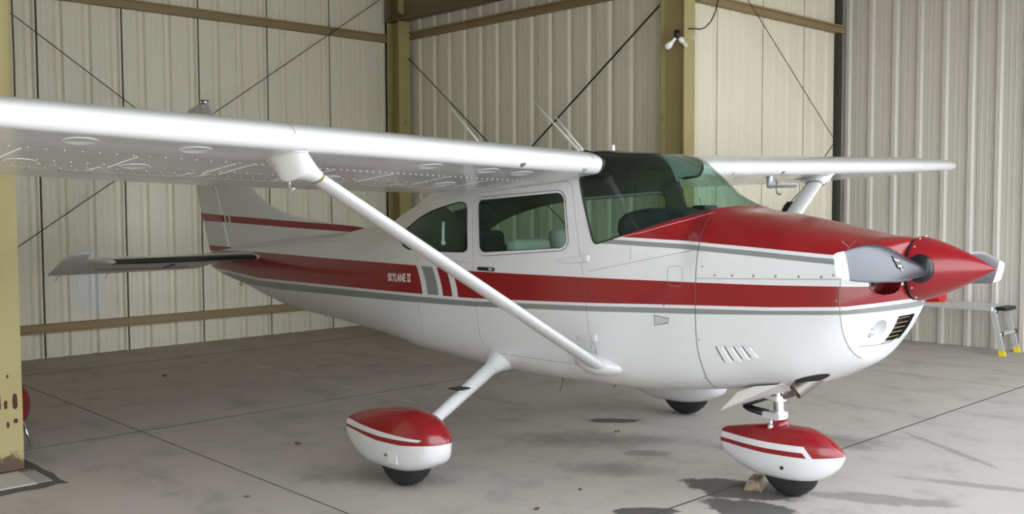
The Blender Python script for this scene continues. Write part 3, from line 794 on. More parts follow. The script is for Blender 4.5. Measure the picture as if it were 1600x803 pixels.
# ------------------------------------------------------------------ nose fittings
for s in (-1, 1):
    ob = ovals[s]; c = sum((vv.co for vv in ob.verts), Vector())/len(ob.verts); n0 = fnorm(c)
    # dished bucket behind the oval
    bd = [e for e in ob.edges if len(e.link_faces) == 1]
    loop = {}
    for e in bd:
        a, b = e.verts; loop.setdefault(a, []).append(b); loop.setdefault(b, []).append(a)
    st_ = bd[0].verts[0]; order = [st_]; prev = None; cur = st_
    while True:
        nx = [q for q in loop[cur] if q is not prev]
        if not nx or (nx[0] is st_ and len(order) > 2): break
        prev, cur = cur, nx[0]
        if cur is st_: break
        order.append(cur)
        if len(order) > 400: break
    ring0 = [vv.co.copy() for vv in order]; ob.free()
    bm = bmesh.new(); rr = []
    for sc, dp in ((1, 0), (0.96, 0.012), (0.85, 0.030), (0.6, 0.044), (0.25, 0.050)):
        rr.append([c+(p-c)*sc-n0*dp for p in ring0])
    skin(bm, rr, True, False, True); fix(bm)
    pod = link('lamp_housing', bm, M_white, o_bowl, True)
    lc = c - n0*0.012 + Vector((-0.012, s*0.018, -0.026))
    bm = bmesh.new(); bmesh.ops.create_uvsphere(bm, u_segments=16, v_segments=8, radius=0.027)
    q = n0.to_track_quat('Z', 'Y')
    for vv in bm.verts:
        vv.co.z *= 0.6; vv.co = q @ vv.co + lc - n0*0.012
    link('landing_lamp', bm, M_lens, o_bowl, True)
    bm = bmesh.new()
    for k in range(7):
        a = k*PI/3; rr2 = 0.0 if k == 6 else 0.014
        p = q @ Vector((rr2*math.cos(a), rr2*math.sin(a), 0.0165 if k == 6 else 0.0142)) + lc - n0*0.012
        bmesh.ops.create_uvsphere(bm, u_segments=8, v_segments=6, radius=0.0055, matrix=Matrix.Translation(p))
    link('lamp_emitter', bm, M_chrome, o_bowl, True)
# grille: recessed dark box with slats
gv = [vv.co.copy() for vv in grb.verts]; grb.free()
def bowl_x(y, z):
    lo, hi = 0.60, 0.919
    for _ in range(40):
        mid = (lo+hi)/2
        if fval(mid, y, z) < 1: lo = mid
        else: hi = mid
    return lo
bm = bmesh.new(); rows = []
for dz in (0, 1):
    pass
cor = [Vector((bowl_x(a, b), a, b)) for a, b in grille_poly]
inn = [p + Vector((-0.05, 0, 0.01)) for p in cor]
edge = []
for p, q in zip(grille_poly, grille_poly[1:]+grille_poly[:1]):
    for k in range(6):
        a, b = p[0]+(q[0]-p[0])*k/6, p[1]+(q[1]-p[1])*k/6; edge.append(Vector((bowl_x(a, b), a, b)))
skin(bm, [edge, [e+Vector((-0.035, 0, 0.008)) for e in edge]], True, False, True); fix(bm); bmesh.ops.reverse_faces(bm, faces=list(bm.faces))
gr = link('intake_grille', bm, M_black, o_bowl)
for k in range(5):
    z0 = 0.985+k*0.0262; hw = 0.088+0.010*(z0-0.968)/0.14
    bm = bmesh.new()
    rows = []
    for j in range(7):
        a = -hw+2*hw*j/6; xx = bowl_x(a, z0)-0.016
        rows.append([(xx, a, z0-0.0012), (xx, a, z0+0.0012), (xx-0.006, a, z0+0.0022), (xx-0.006, a, z0+0.0002)])
    skin(bm, rows, True, True, True); fix(bm); link('slat', bm, M_girt, o_bowl)
for s in (-1, 1):
    ib = inl[s]
    for vv in list(ib.verts): pass
    bmesh.ops.inset_region(ib, faces=list(ib.faces), use_boundary=True, thickness=0.004, depth=0)
    ext = bmesh.ops.extrude_face_region(ib, geom=list(ib.faces))
    for g in ext['geom']:
        if isinstance(g, bmesh.types.BMVert): g.co += Vector((-0.10, -s*0.02, 0.0))
    bmesh.ops.delete(ib, geom=[fc for fc in ib.faces if fc.calc_center_median().x > bowl_x(fc.calc_center_median().y, fc.calc_center_median().z)-0.008], context='FACES')
    fix(ib); bmesh.ops.reverse_faces(ib, faces=list(ib.faces))
    link('cooling_inlet', ib, mat('dark_red_cavity', (0.14, 0.004, 0.006), 0.5), o_bowl)
    ip = [(s*0.165, 1.30), (s*0.34, 1.30), (s*0.34, 1.268), (s*0.318, 1.238), (s*0.27, 1.226), (s*0.205, 1.234), (s*0.175, 1.255)]
    pts = []
    for p, q in zip(ip[1:], ip[2:]):
        for k in range(4):
            a, b = p[0]+(q[0]-p[0])*k/4, p[1]+(q[1]-p[1])*k/4; pts.append((bowl_x(a, b), a, b))
    bm = bmesh.new(); tube(bm, pts, 0.005, 6); link('inlet_lip', bm, M_redpaint, o_bowl, True)
    bm = bmesh.new(); tube(bm, [(0.80, s*0.24, 1.27), (0.79, s*0.29, 1.25)], 0.02, 8); link('engine_fin', bm, M_steel, o_bowl, True)
# spinner and propeller
SZ = 1.355
prof = [(0.938, 0.168), (0.945, 0.1695)] + [(0.945+0.372*t, 0.1695*(1-t**1.28)**0.92) for t in [k/22 for k in range(1, 22)]] + [(1.3175, 0.002)]
prof = [(px_, pr_) for px_, pr_ in prof]
bm = bmesh.new(); lathe_x(bm, prof, 0, SZ, 64)
for vv in bm.verts: vv.co.z += 0.014*max(0, (vv.co.x-0.938)/0.38)
spin = link('spinner', bm, M_redpaint, plane, True, 0.8)
bm = bmesh.new(); lathe_x(bm, [(0.905, 0.15), (0.926, 0.160), (0.938, 0.160)], 0, SZ, 48); link('back_plate', bm, M_dark, spin, True, 0.6)
bm = bmesh.new()
for k in range(14):
    a = 2*PI*k/14+0.12
    p = Vector((0.958, 0.1685*math.cos(a), SZ+0.1685*math.sin(a)))
    bmesh.ops.create_uvsphere(bm, u_segments=8, v_segments=5, radius=0.0055, matrix=Matrix.Translation(p))
stuff(link('screw_heads', bm, M_chrome, spin, True))
tilt = math.radians(-3.75); BX = 0.992
def blade_pt(rr, cx, ct, s):
    """rr radius, cx chordwise -.5...5 (z), ct thickness (x); twist"""
    tw = math.radians(34-26*min(1, (rr-0.15)/0.85))
    zc, xc = cx*math.cos(tw)-ct*math.sin(tw)*0, cx*math.sin(tw)+ct
    return rr, zc, xc
CH = lerp_tab([(0.10, 0.105), (0.18, 0.11), (0.26, 0.135), (0.36, 0.178), (0.5, 0.198), (0.65, 0.192), (0.8, 0.165), (0.92, 0.132), (0.985, 0.112), (1.02, 0.085), (1.03, 0.06)])
TH = lerp_tab([(0.10, 0.095), (0.18, 0.09), (0.26, 0.060), (0.36, 0.036), (0.5, 0.024), (0.8, 0.014), (1.03, 0.006)])
def blade_rows(s, r0, r1, n, grow=0.0):
    rows = []
    for k in range(n+1):
        rr = r0+(r1-r0)*k/n; c, t = CH(rr)+grow, TH(rr)+grow
        tw = math.radians(36-24*min(1, max(0, (rr-0.15)/0.85))); row = []
        off = 0.018*math.sin(min(1, max(0, (rr-0.18)/0.7))*PI)
        for j in range(20):
            a = 2*PI*j/20; cz = 0.5*c*math.cos(a); q = math.sin(a); tx = 0.5*t*(q if q > 0 else 0.7*q)
            zz = cz*math.cos(tw)+off; xx = -s*cz*math.sin(tw)*-1*0.9 + tx
            yy = s*rr
            row.append((BX+xx, yy*math.cos(tilt)-zz*math.sin(tilt), SZ+zz*math.cos(tilt)+yy*math.sin(tilt)))
        rows.append(row)
    return rows
for s in (-1, 1):
    bm = bmesh.new(); skin(bm, blade_rows(s, 0.09, 0.905, 26)); fix(bm)
    bl = link('propeller_blade', bm, M_blade, spin, True, 0.9)
    bm = bmesh.new(); skin(bm, blade_rows(s, 0.9055, 1.012, 8)); fix(bm); link('blade_tip', bm, M_tip, spin, True, 0.9)
    bm = bmesh.new(); base = Vector((BX, s*0.105, SZ+0.105*s*math.sin(tilt)))
    d = Vector((0, s, s*math.sin(tilt)))
    tube(bm, [base+d*0.0, base+d*0.035, base+d*0.045, base+d*0.05, base+d*0.062, base+d*0.066], [0.075, 0.075, 0.070, 0.064, 0.064, 0.055], 28); link('blade_boot', bm, M_boot, spin, True, 0.6)
    # maker's mark on the front face: a dark patch with a white bar and a white pointed mark
    bm = bmesh.new()
    def mk(poly, mi, lift):
        vs = []
        for (rr, zz) in poly:
            tw = math.radians(36-24*min(1, max(0, (rr-0.15)/0.85))); off = 0.018*math.sin(min(1, max(0, (rr-0.18)/0.7))*PI)
            q = math.sqrt(max(0, 1-(zz/(0.5*CH(rr)))**2)); cz = zz
            z2 = cz*math.cos(tw)+off; xx = s*cz*math.sin(tw)*0.9+0.5*TH(rr)*q+lift; yy = s*rr
            vs.append(bm.verts.new((BX+xx, yy*math.cos(tilt)-z2*math.sin(tilt), SZ+z2*math.cos(tilt)+yy*math.sin(tilt))))
        fc = bm.faces.new(vs); fc.material_index = mi
    mk([(0.40, 0.050), (0.44, 0.050), (0.435, -0.015), (0.385, -0.025), (0.375, 0.0)], 0, 0.0045)
    mk([(0.395, 0.026), (0.44, 0.030), (0.44, 0.022), (0.395, 0.018)], 1, 0.006)
    mk([(0.415, -0.002), (0.432, -0.009), (0.428, -0.013), (0.412, -0.010), (0.392, -0.006), (0.392, -0.001)], 1, 0.006)
    mk([(0.412, -0.008), (0.406, -0.008), (0.398, -0.030), (0.403, -0.031)], 1, 0.006)
    fix(bm); link('blade_mark', bm, [M_black, M_tip], spin)

# ------------------------------------------------------------------ wings
def cuffed(x, y):
    """blunt drooped leading edge: the lower side drops fast, then runs flat"""
    d = 0.040*math.sqrt(max(0, 1-(1-min(x, 0.034)/0.034)**2))
    return min(y, -d) if x < 0.5 else y
def airfoil(n=44):
    """NACA 2412-like: list of (chord fraction, height fraction) going TE-top -> LE -> TE-bottom"""
    def th(x): return 0.6*(0.2969*math.sqrt(x)-0.126*x-0.3516*x*x+0.2843*x**3-0.1036*x**4)
    def cb(x): return 0.02/0.16*(0.8*x-x*x) if x < 0.4 else 0.02/0.36*(0.2+0.8*x-x*x)
    xs = [0.5*(1-math.cos(PI*k/n)) for k in range(n+1)]
    return [(x, cb(x)+th(x)) for x in reversed(xs)] + [(x, cuffed(x, cb(x)-th(x))) for x in xs[1:]]
AF = airfoil()
def af_at(xf, upper):
    def th(x): return 0.6*(0.2969*math.sqrt(x)-0.126*x-0.3516*x*x+0.2843*x**3-0.1036*x**4)
    def cb(x): return 0.02/0.16*(0.8*x-x*x) if x < 0.4 else 0.02/0.36*(0.2+0.8*x-x*x)
    return cb(xf)+th(xf) if upper else cuffed(xf, cb(xf)-th(xf))
LE = {-1: lerp_tab([(0.5, -0.788), (2.62, -0.80), (5.15, -0.90), (5.50, -1.10)]), 1: lerp_tab([(0.5, -0.788), (2.62, -0.80), (5.1, -0.93), (5.47, -1.15)])}
TE = {-1: lerp_tab([(0.5, -2.42), (2.62, -2.40), (5.15, -2.10), (5.50, -1.95)]), 1: lerp_tab([(0.5, -2.42), (2.62, -2.40), (5.1, -2.10), (5.47, -1.95)])}
ZL = {-1: lambda y: 1.950+0.034*(y-0.55), 1: lambda y: 1.950+0.0255*(y-0.55)}
INC = {-1: lerp_tab([(0.5, 0.106), (2.4, 0.119), (3.2, 0.120), (5.5, 0.075)]), 1: lerp_tab([(0.5, 0.100), (2.6, 0.100), (5.5, 0.050)])}   # drop per metre of chord
def wpt(s, y, xf, zf):
    c = LE[s](y)-TE[s](y); t = 1.0
    if y > 5.12: t = max(0.10, math.sqrt(max(0, 1-((y-5.12)/0.385)**2)))
    zo = ZL[s](y)-INC[s](y)*xf*c
    if y > 5.12: zo -= 0.02*((y-5.12)/0.385)**2
    return Vector((LE[s](y)-xf*c, s*y, zo+zf*c*t))
HX = 0.70                                        # flap and aileron line
def wsurf(s, y, xf, upper, lift=0.0):
    p = wpt(s, y, xf, af_at(xf, upper)); p.z += lift if upper else -lift
    return p
def wing(s):
    ys = [0.52, 0.56, 0.62] + [0.8+0.15*k for k in range(29)] + [5.12, 5.2, 5.28, 5.35, 5.41, 5.455, 5.485, 5.50]
    ys = sorted(set(y for y in ys if y <= (5.50 if s < 0 else 5.47)))
    body_af = [q for q in AF if q[0] <= HX]
    iu = [q for q in body_af]
    rows = []
    for y in ys:
        sec = [(HX, af_at(HX, True))] + [q for q in AF if q[0] < HX] + [(HX, af_at(HX, False))]
        rows.append([wpt(s, y, a, b) for a, b in sec])
    bm = bmesh.new(); skin(bm, rows, True, True, True); fix(bm)
    w = link('wing', bm, M_white, plane, True, 0.7)
    def surface(name, y0, y1, droop):
        n = max(3, int((y1-y0)/0.15)); rows = []
        for k in range(n+1):
            y = y0+(y1-y0)*k/n
            sec = [q for q in AF[:len(AF)//2+1] if q[0] > HX+0.006] + [(HX+0.006, af_at(HX+0.006, True)), (HX+0.006, af_at(HX+0.006, False))] + [q for q in AF[len(AF)//2+1:] if q[0] > HX+0.006]
            rows.append([wpt(s, y, a, b) for a, b in sec])
        bm = bmesh.new(); skin(bm, rows, True, True, True); fix(bm)
        return link(name, bm, M_white, w, True, 0.7)
    surface('flap', 0.58, 2.60, 0); surface('aileron', 2.612, 5.08, 0); surface('trailing_tip', 5.088, 5.42, 0)
    # skin joints as fine proud ribbons: chordwise at the strut station and the root, spanwise along the spar
    bm = bmesh.new()
    def ribbon(pts, wdt, side):
        vs = []
        for i, p in enumerate(pts):
            d = (pts[min(i+1, len(pts)-1)]-pts[max(i-1, 0)]).normalized()
            vs.append((bm.verts.new(p-side*wdt), bm.verts.new(p+side*wdt)))
        for a, b in zip(vs, vs[1:]): bm.faces.new((a[0], a[1], b[1], b[0]))
    for y in (0.60, 2.66, 4.2):
        loop = [wpt(s, y, a, b*1.012+0.0006) for a, b in AF if a < HX-0.02]
        ribbon(loop, 0.0022, Vector((0, 1, 0)))
    for xf in (0.245,):
        ribbon([wsurf(s, 0.62+0.2*k, xf, False, 0.0016) for k in range(24)], 0.002, Vector((1, 0, 0)))
    fix(bm); link('panel_seam', bm, M_joint, w)
    # rivet rows under the wing
    bm = bmesh.new()
    def rivet(p, rr=0.0042):
        vs = [bm.verts.new(p+Vector((rr*math.cos(k*PI/3), rr*math.sin(k*PI/3), 0.0005))) for k in range(6)]
        tp = bm.verts.new(p+Vector((0, 0, -0.004)))
        for k in range(6): bm.faces.new((vs[k], vs[(k+1) % 6], tp))
    y = 0.66
    while y < 5.1:
        for xf in ((0.262, 0.275) if y < 2.6 else (0.262,)): rivet(wsurf(s, y+(0.02 if xf > 0.27 else 0), xf, False), 0.0058)
        y += 0.042 if y < 2.6 else 0.075
    for yy in (0.64, 1.0, 1.35, 1.75, 2.15, 2.62, 2.71, 3.2, 3.7, 4.2, 4.7):
        for k in range(34): rivet(wsurf(s, yy, 0.29+0.0115*k, False), 0.0048)
    for xf in (0.45, 0.58, 0.665):
        y = 0.7
        while y < 5.0: rivet(wsurf(s, y, xf, False), 0.0046); y += 0.075
    fix(bm); stuff(link('rivets', bm, M_tip, w))  # whiter than the wing skin: the rivets' glint is put into their colour
    bm = bmesh.new(); y = 0.66
    while y < 5.0: rivet(wsurf(s, y, 0.735, False), 0.006); y += 0.155
    fix(bm); stuff(link('flap_screws', bm, M_seam, w))
    # round inspection covers under the leading edge
    for yy, xf in ((1.02, 0.12), (1.30, 0.115), (1.72, 0.11), (3.05, 0.12), (3.55, 0.12), (1.15, 0.45), (2.0, 0.45), (3.1, 0.45), (3.6, 0.5)):
        c0 = wsurf(s, yy, xf, False); tx = (wsurf(s, yy, xf+0.02, False)-c0).normalized(); ty = (wsurf(s, yy+0.05, xf, False)-c0).normalized()
        nn = tx.cross(ty).normalized()
        if nn.z > 0: nn = -nn
        bm = bmesh.new(); R0 = 0.068; N = 26; rings = []
        for (rr, h) in ((R0+0.004, -0.002), (R0, 0.003), (R0-0.006, 0.003), (R0-0.009, 0.0012)):
            ring = []
            for k in range(N):
                a = 2*PI*k/N; cx, cy = rr*math.cos(a), rr*math.sin(a)
                c_ = LE[s](yy)-TE[s](yy); p = wsurf(s, yy+cy, max(0.01, xf+cx/c_), False); ring.append(p+nn*h)
            rings.append(ring)
        skin(bm, rings, True, False, True); fix(bm); link('inspection_cover', bm, M_white, w, True, 0.6)
    # small pockets in the leading edge
    def pocket(yy, name):
        bm = bmesh.new(); pts = []
        for a, b in ((-0.021, 0.016), (0.021, 0.016), (0.017, 0.0), (0.0, -0.021), (-0.017, 0.0)):
            y2 = yy+a; p = wpt(s, y2, 0.012, -0.018); pts.append(Vector((p.x+0.004, p.y, p.z+b)))
        skin(bm, [pts, [p+Vector((-0.012, 0, 0)) for p in pts]], True, False, True)
        fix(bm); bmesh.ops.reverse_faces(bm, faces=list(bm.faces)); return link(name, bm, M_screw, w)
    for yy in ((1.18, 0.66) if s < 0 else (0.93, 1.60)):
        bm = bmesh.new(); p = wpt(s, yy, 0.0, 0.0); q = wpt(s, yy, 0.012, -0.022)
        pts = [Vector((-0.022, 0, 0.013)), Vector((0.022, 0, 0.013)), Vector((0.020, 0, -0.002)), Vector((0.0, 0, -0.022)), Vector((-0.020, 0, -0.002))]
        P0 = wsurf(s, yy, 0.006, False); P1 = wsurf(s, yy, 0.022, False); up = (P0-P1).normalized(); nn = up.cross(Vector((0, s, 0))).normalized()
        if nn.x < 0: nn = -nn
        c0 = (P0+P1)*0.5
        ring = [c0+Vector((0, a.x, 0))+up*a.z+nn*0.002 for a in pts]
        skin(bm, [ring, [c0+(p_-c0)*0.7+nn*0.0025 for p_ in ring]], True, False, True); fix(bm)
        link('vent_pocket', bm, M_seam if yy > 1 else M_screw, w)
    return w
wing_r, wing_l = wing(-1), wing(1)
# wing root caps over the cabin
bm = bmesh.new()
rows = []
for y in [-0.55+0.11*k for k in range(11)]:
    rows.append([(x_, y, max(fz(x_, min(abs(y), 0.45), True), wsurf(-1, 0.55, (-0.788-x_)/1.632, True).z-0.012 if abs(y) > 0.5 else 0)+0.002) for x_ in (-1.06, -1.2, -1.4, -1.6, -1.8, -2.0, -2.2)])
skin(bm, rows, False, False, False); fix(bm); link('cabin_roof_skin', bm, M_white, plane, True)
for s in (-1, 1):      # black seal where the windshield meets the wing root
    bm = bmesh.new(); pts = [wpt(s, 0.515, a, b)+Vector((0.004, 0, 0)) for a, b in AF if a < (0.10 if s < 0 else 0.12)]
    tube(bm, pts, 0.009, 6); link('root_seal', bm, M_black, wing_r if s < 0 else wing_l, True)

# ------------------------------------------------------------------ wing struts
def strut(s):
    top = Vector((-0.93, s*2.56, 1.885)) if s < 0 else Vector((-0.95, 2.40, 1.90)); bot = Vector((-0.80, s*0.56, 0.715))
    d = (top-bot).normalized(); ch = Vector((1, 0, 0)); ch = (ch-d*ch.dot(d)).normalized(); nn = d.cross(ch)
    def sec(p, c, t, n=24): return [p+ch*(0.5*c*math.cos(2*PI*k/n)*(1.0 if math.cos(2*PI*k/n) > 0 else 1.25))+nn*(0.5*t*math.sin(2*PI*k/n)) for k in range(n)]
    bm = bmesh.new(); skin(bm, [sec(bot+(top-bot)*t, 0.128, 0.056) for t in (0.0, 0.25, 0.5, 0.75, 1.0)]); fix(bm)
    st = link('wing_strut', bm, M_white, plane, True, 0.8)
    # flared fairing under the wing
    bm = bmesh.new(); rows = []
    for t, c, th, dy in ((0.958, 0.136, 0.066, 0), (0.972, 0.150, 0.085, 0.0), (0.986, 0.185, 0.12, 0), (1.0, 0.245, 0.17, 0), (1.015, 0.30, 0.22, 0)):
        rows.append(sec(bot+(top-bot)*t+Vector((-0.25*(c-0.134), -s*0.02*(t-0.845)*0, 0)), c, th))
    base = rows[-1]; cy = sum(p.y for p in base)/len(base)
    for p in rows[-1]:
        y = abs(p.y); xf = (LE[s](y)-p.x)/(LE[s](y)-TE[s](y)); p.z = wsurf(s, y, min(max(xf, 0.03), 0.6), False).z-0.002
    for p in rows[-2]:
        y = abs(p.y); xf = (LE[s](y)-p.x)/(LE[s](y)-TE[s](y)); p.z = min(p.z, wsurf(s, y, min(max(xf, 0.03), 0.6), False).z-0.012)
    skin(bm, rows, True, False, False); fix(bm); fa = link('strut_fairing', bm, M_white, st, True, 0.9)
    bm = bmesh.new(); tube(bm, rows[-1]+rows[-1][:1], 0.006, 6); link('fairing_lip', bm, M_white, st, True)
    bm = bmesh.new(); a = sec(bot+(top-bot)*0.951, 0.1295, 0.0575); b = sec(bot+(top-bot)*0.958, 0.1295, 0.0575); skin(bm, [a, b], True, False, False); fix(bm); link('strut_joint', bm, M_girt, st)
    # lower cuff: a half teardrop lying along the fuselage
    bm = bmesh.new(); rows = []
    N = 14
    for k in range(N+1):
        t = k/N; xx = -1.04+0.375*t; hh = 0.075*math.sin(PI*min(1, t*1.0)**0.75)**0.6 if 0 < t < 1 else 0.0
        wd = 0.085*math.sin(PI*t**0.9)**0.7 if 0 < t < 1 else 0.0; zc = 0.700+0.012*math.cos(PI*t); row = []
        for j in range(11):
            a = -PI/2+PI*j/10; zz = zc+hh*math.sin(a); row.append((xx, s*(fy(xx, zz)-0.004+wd*math.cos(a)), zz))
        rows.append(row)
    skin(bm, rows, False, False, False); bmesh.ops.remove_doubles(bm, verts=list(bm.verts), dist=1e-5); fix(bm)
    link('strut_cuff', bm, M_white, st, True)
    # tie-down ring
    p = wsurf(s, 2.37, 0.33, False)
    bm = bmesh.new(); tube(bm, [p+Vector((0, 0, 0.01)), p+Vector((0, 0, -0.075)), p+Vector((0.01, -0.005, -0.105)), p+Vector((0.04, -0.01, -0.115)), p+Vector((0.06, -0.01, -0.095))], 0.008, 8); link('tie_down_ring', bm, M_screw, st, True)
    return st
st_r, st_l = strut(-1), strut(1)
# pitot tube under the far wing
bm = bmesh.new(); p = wsurf(1, 1.62, 0.09, False)
tube(bm, [p+Vector((0, 0, 0.01)), p+Vector((0, 0, -0.02)), p+Vector((0, 0, -0.045)), p+Vector((-0.004, 0, -0.07)), p+Vector((0.03, 0, -0.082))], [0.026, 0.024, 0.023, 0.024, 0.014], 12)
tube(bm, [p+Vector((0.0, 0, -0.076)), p+Vector((0.20, 0, -0.076)), p+Vector((0.235, 0, -0.074))], [0.013, 0.012, 0.006], 10)
link('pitot_tube', bm, mat('grey_pitot_metal', (0.40, 0.42, 0.44), 0.35, 0.5), wing_l, True, 0.7)

# ------------------------------------------------------------------ tail
def slab_loft(rows_): 
    bm = bmesh.new(); skin(bm, rows_); fix(bm); return bm
def sym(t):
    return 5*(0.2969*math.sqrt(t)-0.126*t-0.3516*t*t+0.2843*t**3-0.1036*t**4)
def chordsec(xl, xt, thick, t0, t1, n=12):
    """half-thickness section between chord fractions t0..t1: list of (x, y)"""
    fr = [t0+(t1-t0)*(0.5*(1-math.cos(PI*k/n))) for k in range(n+1)]
    up = [(xl+(xt-xl)*t, thick*sym(t)) for t in fr]; dn = [(a, -b) for a, b in reversed(up)]
    if t0 == 0: dn = dn[:-1]
    if t1 == 1: dn = dn[1:] if abs(up[-1][1]) < 1e-4 else dn
    return up+dn
finle = lerp_tab([(1.10, -3.6), (1.44, -3.80), (1.488, -3.95), (1.561, -4.87), (1.662, -5.43), (1.822, -5.794), (1.889, -5.90), (2.66, -6.645), (2.785, -6.765)])
finhi = lambda z: -6.336-(z-1.253)*0.405
finte = lerp_tab([(1.0, -6.70), (1.21, -6.783), (1.522, -6.914), (1.941, -7.087), (2.70, -7.235), (2.76, -7.24)])
rows = []
for z in (1.15, 1.3, 1.4, 1.45, 1.475, 1.49, 1.51, 1.535, 1.56, 1.6, 1.65, 1.72, 1.8, 1.9, 2.1, 2.3, 2.5, 2.62, 2.69, 2.73, 2.76, 2.785):
    xl, xt = finle(z), finhi(z)+0.004
    zz = z; th = min(0.055, 0.018+0.03*max(0, (z-1.45)/0.4)) if z < 1.95 else 0.05
    if z > 2.7: xt = finhi(2.7)+0.004; th *= 0.85
    rows.append([(a, b, zz) for a, b in chordsec(xl, xl+(xt-xl)/0.72, th, 0, 0.72, 14)])
fin = link('vertical_fin', slab_loft(rows), M_fin, plane, True, 0.8)
rows = []
for z in (1.205, 1.3, 1.5, 1.75, 2.0, 2.25, 2.5, 2.64, 2.70, 2.725, 2.745, 2.765, 2.782):
    xl, xt = finhi(min(z, 2.7)), finte(z)
    if z > 2.73: xt = -7.235+(z-2.725)*4.2; L = (xt-finle(max(z, 1.9)))
    th = 0.05 if z < 2.6 else 0.04
    if z > 2.7: th = 0.034
    rows.append([(a, b, z) for a, b in chordsec(xl-(xt-xl)*0.9, xt, th, 0.474, 1.0, 8)])
link('rudder', slab_loft(rows), M_fin, plane, True, 0.8)
# beacon on the fin tip
bm = bmesh.new(); tube(bm, [(-6.83, 0, 2.72), (-6.83, 0, 2.767)], [0.03, 0.045], 16); cap_ = link('fin_cap', bm, M_white, plane, True, 0.6)
bm = bmesh.new(); tube(bm, [(-6.83, 0, 2.767), (-6.83, 0, 2.777)], 0.043, 16); tube(bm, [(-6.83, 0, 2.803), (-6.83, 0, 2.815)], 0.043, 16); link('beacon_band', bm, M_black, plane, True, 0.6)
bm = bmesh.new(); tube(bm, [(-6.83, 0, 2.777), (-6.83, 0, 2.805)], 0.040, 16); link('beacon_lens', bm, M_lens, plane, True, 0.6)
# tailplane and drooping elevator
stabz = 1.188
sle = lambda y: -5.455-0.155*(y-0.1)
shi = lambda y: -6.08-0.05*(y-0.1)
def tailplane(s):
    rows = []
    for y in (0.04, 0.1, 0.4, 0.8, 1.2, 1.46, 1.53, 1.56):
        th = 0.040 if y < 1.4 else 0.033
        if y > 1.5: th = 0.022 if y < 1.55 else 0.01
        xl, xt = sle(y), shi(y)
        if y > 1.5: xl -= 0.02
        rows.append([(a, s*y, stabz+b) for a, b in chordsec(xl, xl+(xt-xl)/0.62, th*1.75, 0, 0.62, 14)])
    h = link('horizontal_stabilizer', slab_loft(rows), M_white, plane, True, 0.8)
    rows = []
    for y in (0.19, 0.22, 0.8, 1.2, 1.47, 1.48):
        xl, xt = sle(y)+0.0035, shi(y); g = 1.10 if 0.2 < y < 1.475 else 1.02
        rows.append([(a, s*y, stabz+b*g) for a, b in chordsec(xl, xl+(xt-xl)/0.62, 0.070 if y < 1.4 else 0.060, 0, 0.10, 8)])
    link('leading_edge_boot', slab_loft(rows), M_boot, h, True, 0.9)
    # elevator: hinged at 62 per cent, trailing edge down; its horn reaches ahead of the hinge at the tip and so points up
    dr = math.radians(22); c_, s_ = math.cos(dr), math.sin(dr)
    def turn(x, z, xh): 
        dx, dz = x-xh, z
        return xh+dx*c_-dz*s_*-1*-1, stabz+dx*s_+dz*c_
    rows = []
    te = lambda y: -6.50-0.06*(y-0.3) if y > 0.32 else -6.50+(0.32-y)*1.3
    for y in (0.15, 0.32, 0.8, 1.2, 1.578):
        xh = shi(y)-0.008; row = []
        for a, b in chordsec(xh+0.45, te(y), 0.036, 0.50, 1.0, 8):
            row.append((min(a, xh), b, xh))
        rows.append([(turn(a, b, xh_)[0], s*y, turn(a, b, xh_)[1]) for a, b, xh_ in row])
    e = link('elevator', slab_loft(rows), M_white, h, True, 0.8)
    rows = []
    for y in (1.582, 1.60, 1.68, 1.74, 1.775):
        xh = shi(y)-0.008; f_ = (y-1.582)/0.193
        xl = -5.93-0.20*f_**7; th = 0.046*(1-0.75*f_**5)
        rows.append([(turn(a, b, xh)[0], s*y, turn(a, b, xh)[1]) for a, b in chordsec(xl, te(y)+0.02*f_, th, 0, 1.0, 14)])
    link('elevator_horn', slab_loft(rows), M_white, h, True, 0.8)
    bm = bmesh.new()
    for y in (0.5, 1.0, 1.4):
        pass
    p = Vector((turn(-6.40, -0.012, shi(0.7))[0], s*0.72, turn(-6.40, -0.012, shi(0.7))[1]))
    tube(bm, [p+Vector((0.16, -0.05*s, 0.04)), p], 0.006, 6); link('trim_rod', bm, M_seam, h)
    for y in (1.2, 1.66):
        xh = shi(y); q = Vector((turn(te(y), 0, xh)[0], s*y, turn(te(y), 0, xh)[1]))
        bm = bmesh.new(); tube(bm, [q, q+Vector((-0.06, 0, -0.015)), q+Vector((-0.10, 0, -0.06))], 0.0028, 5); link('static_wick', bm, M_seam, h)
    a0 = [Vector((turn(-6.385, -0.0145, shi(y))[0], s*y, turn(-6.385, -0.0145, shi(y))[1]-0.003)) for y in (0.45, 1.4)]
    bm = bmesh.new(); tube(bm, a0, 0.004, 5); link('trim_tab_gap', bm, M_seam, h)
tailplane(-1); tailplane(1)
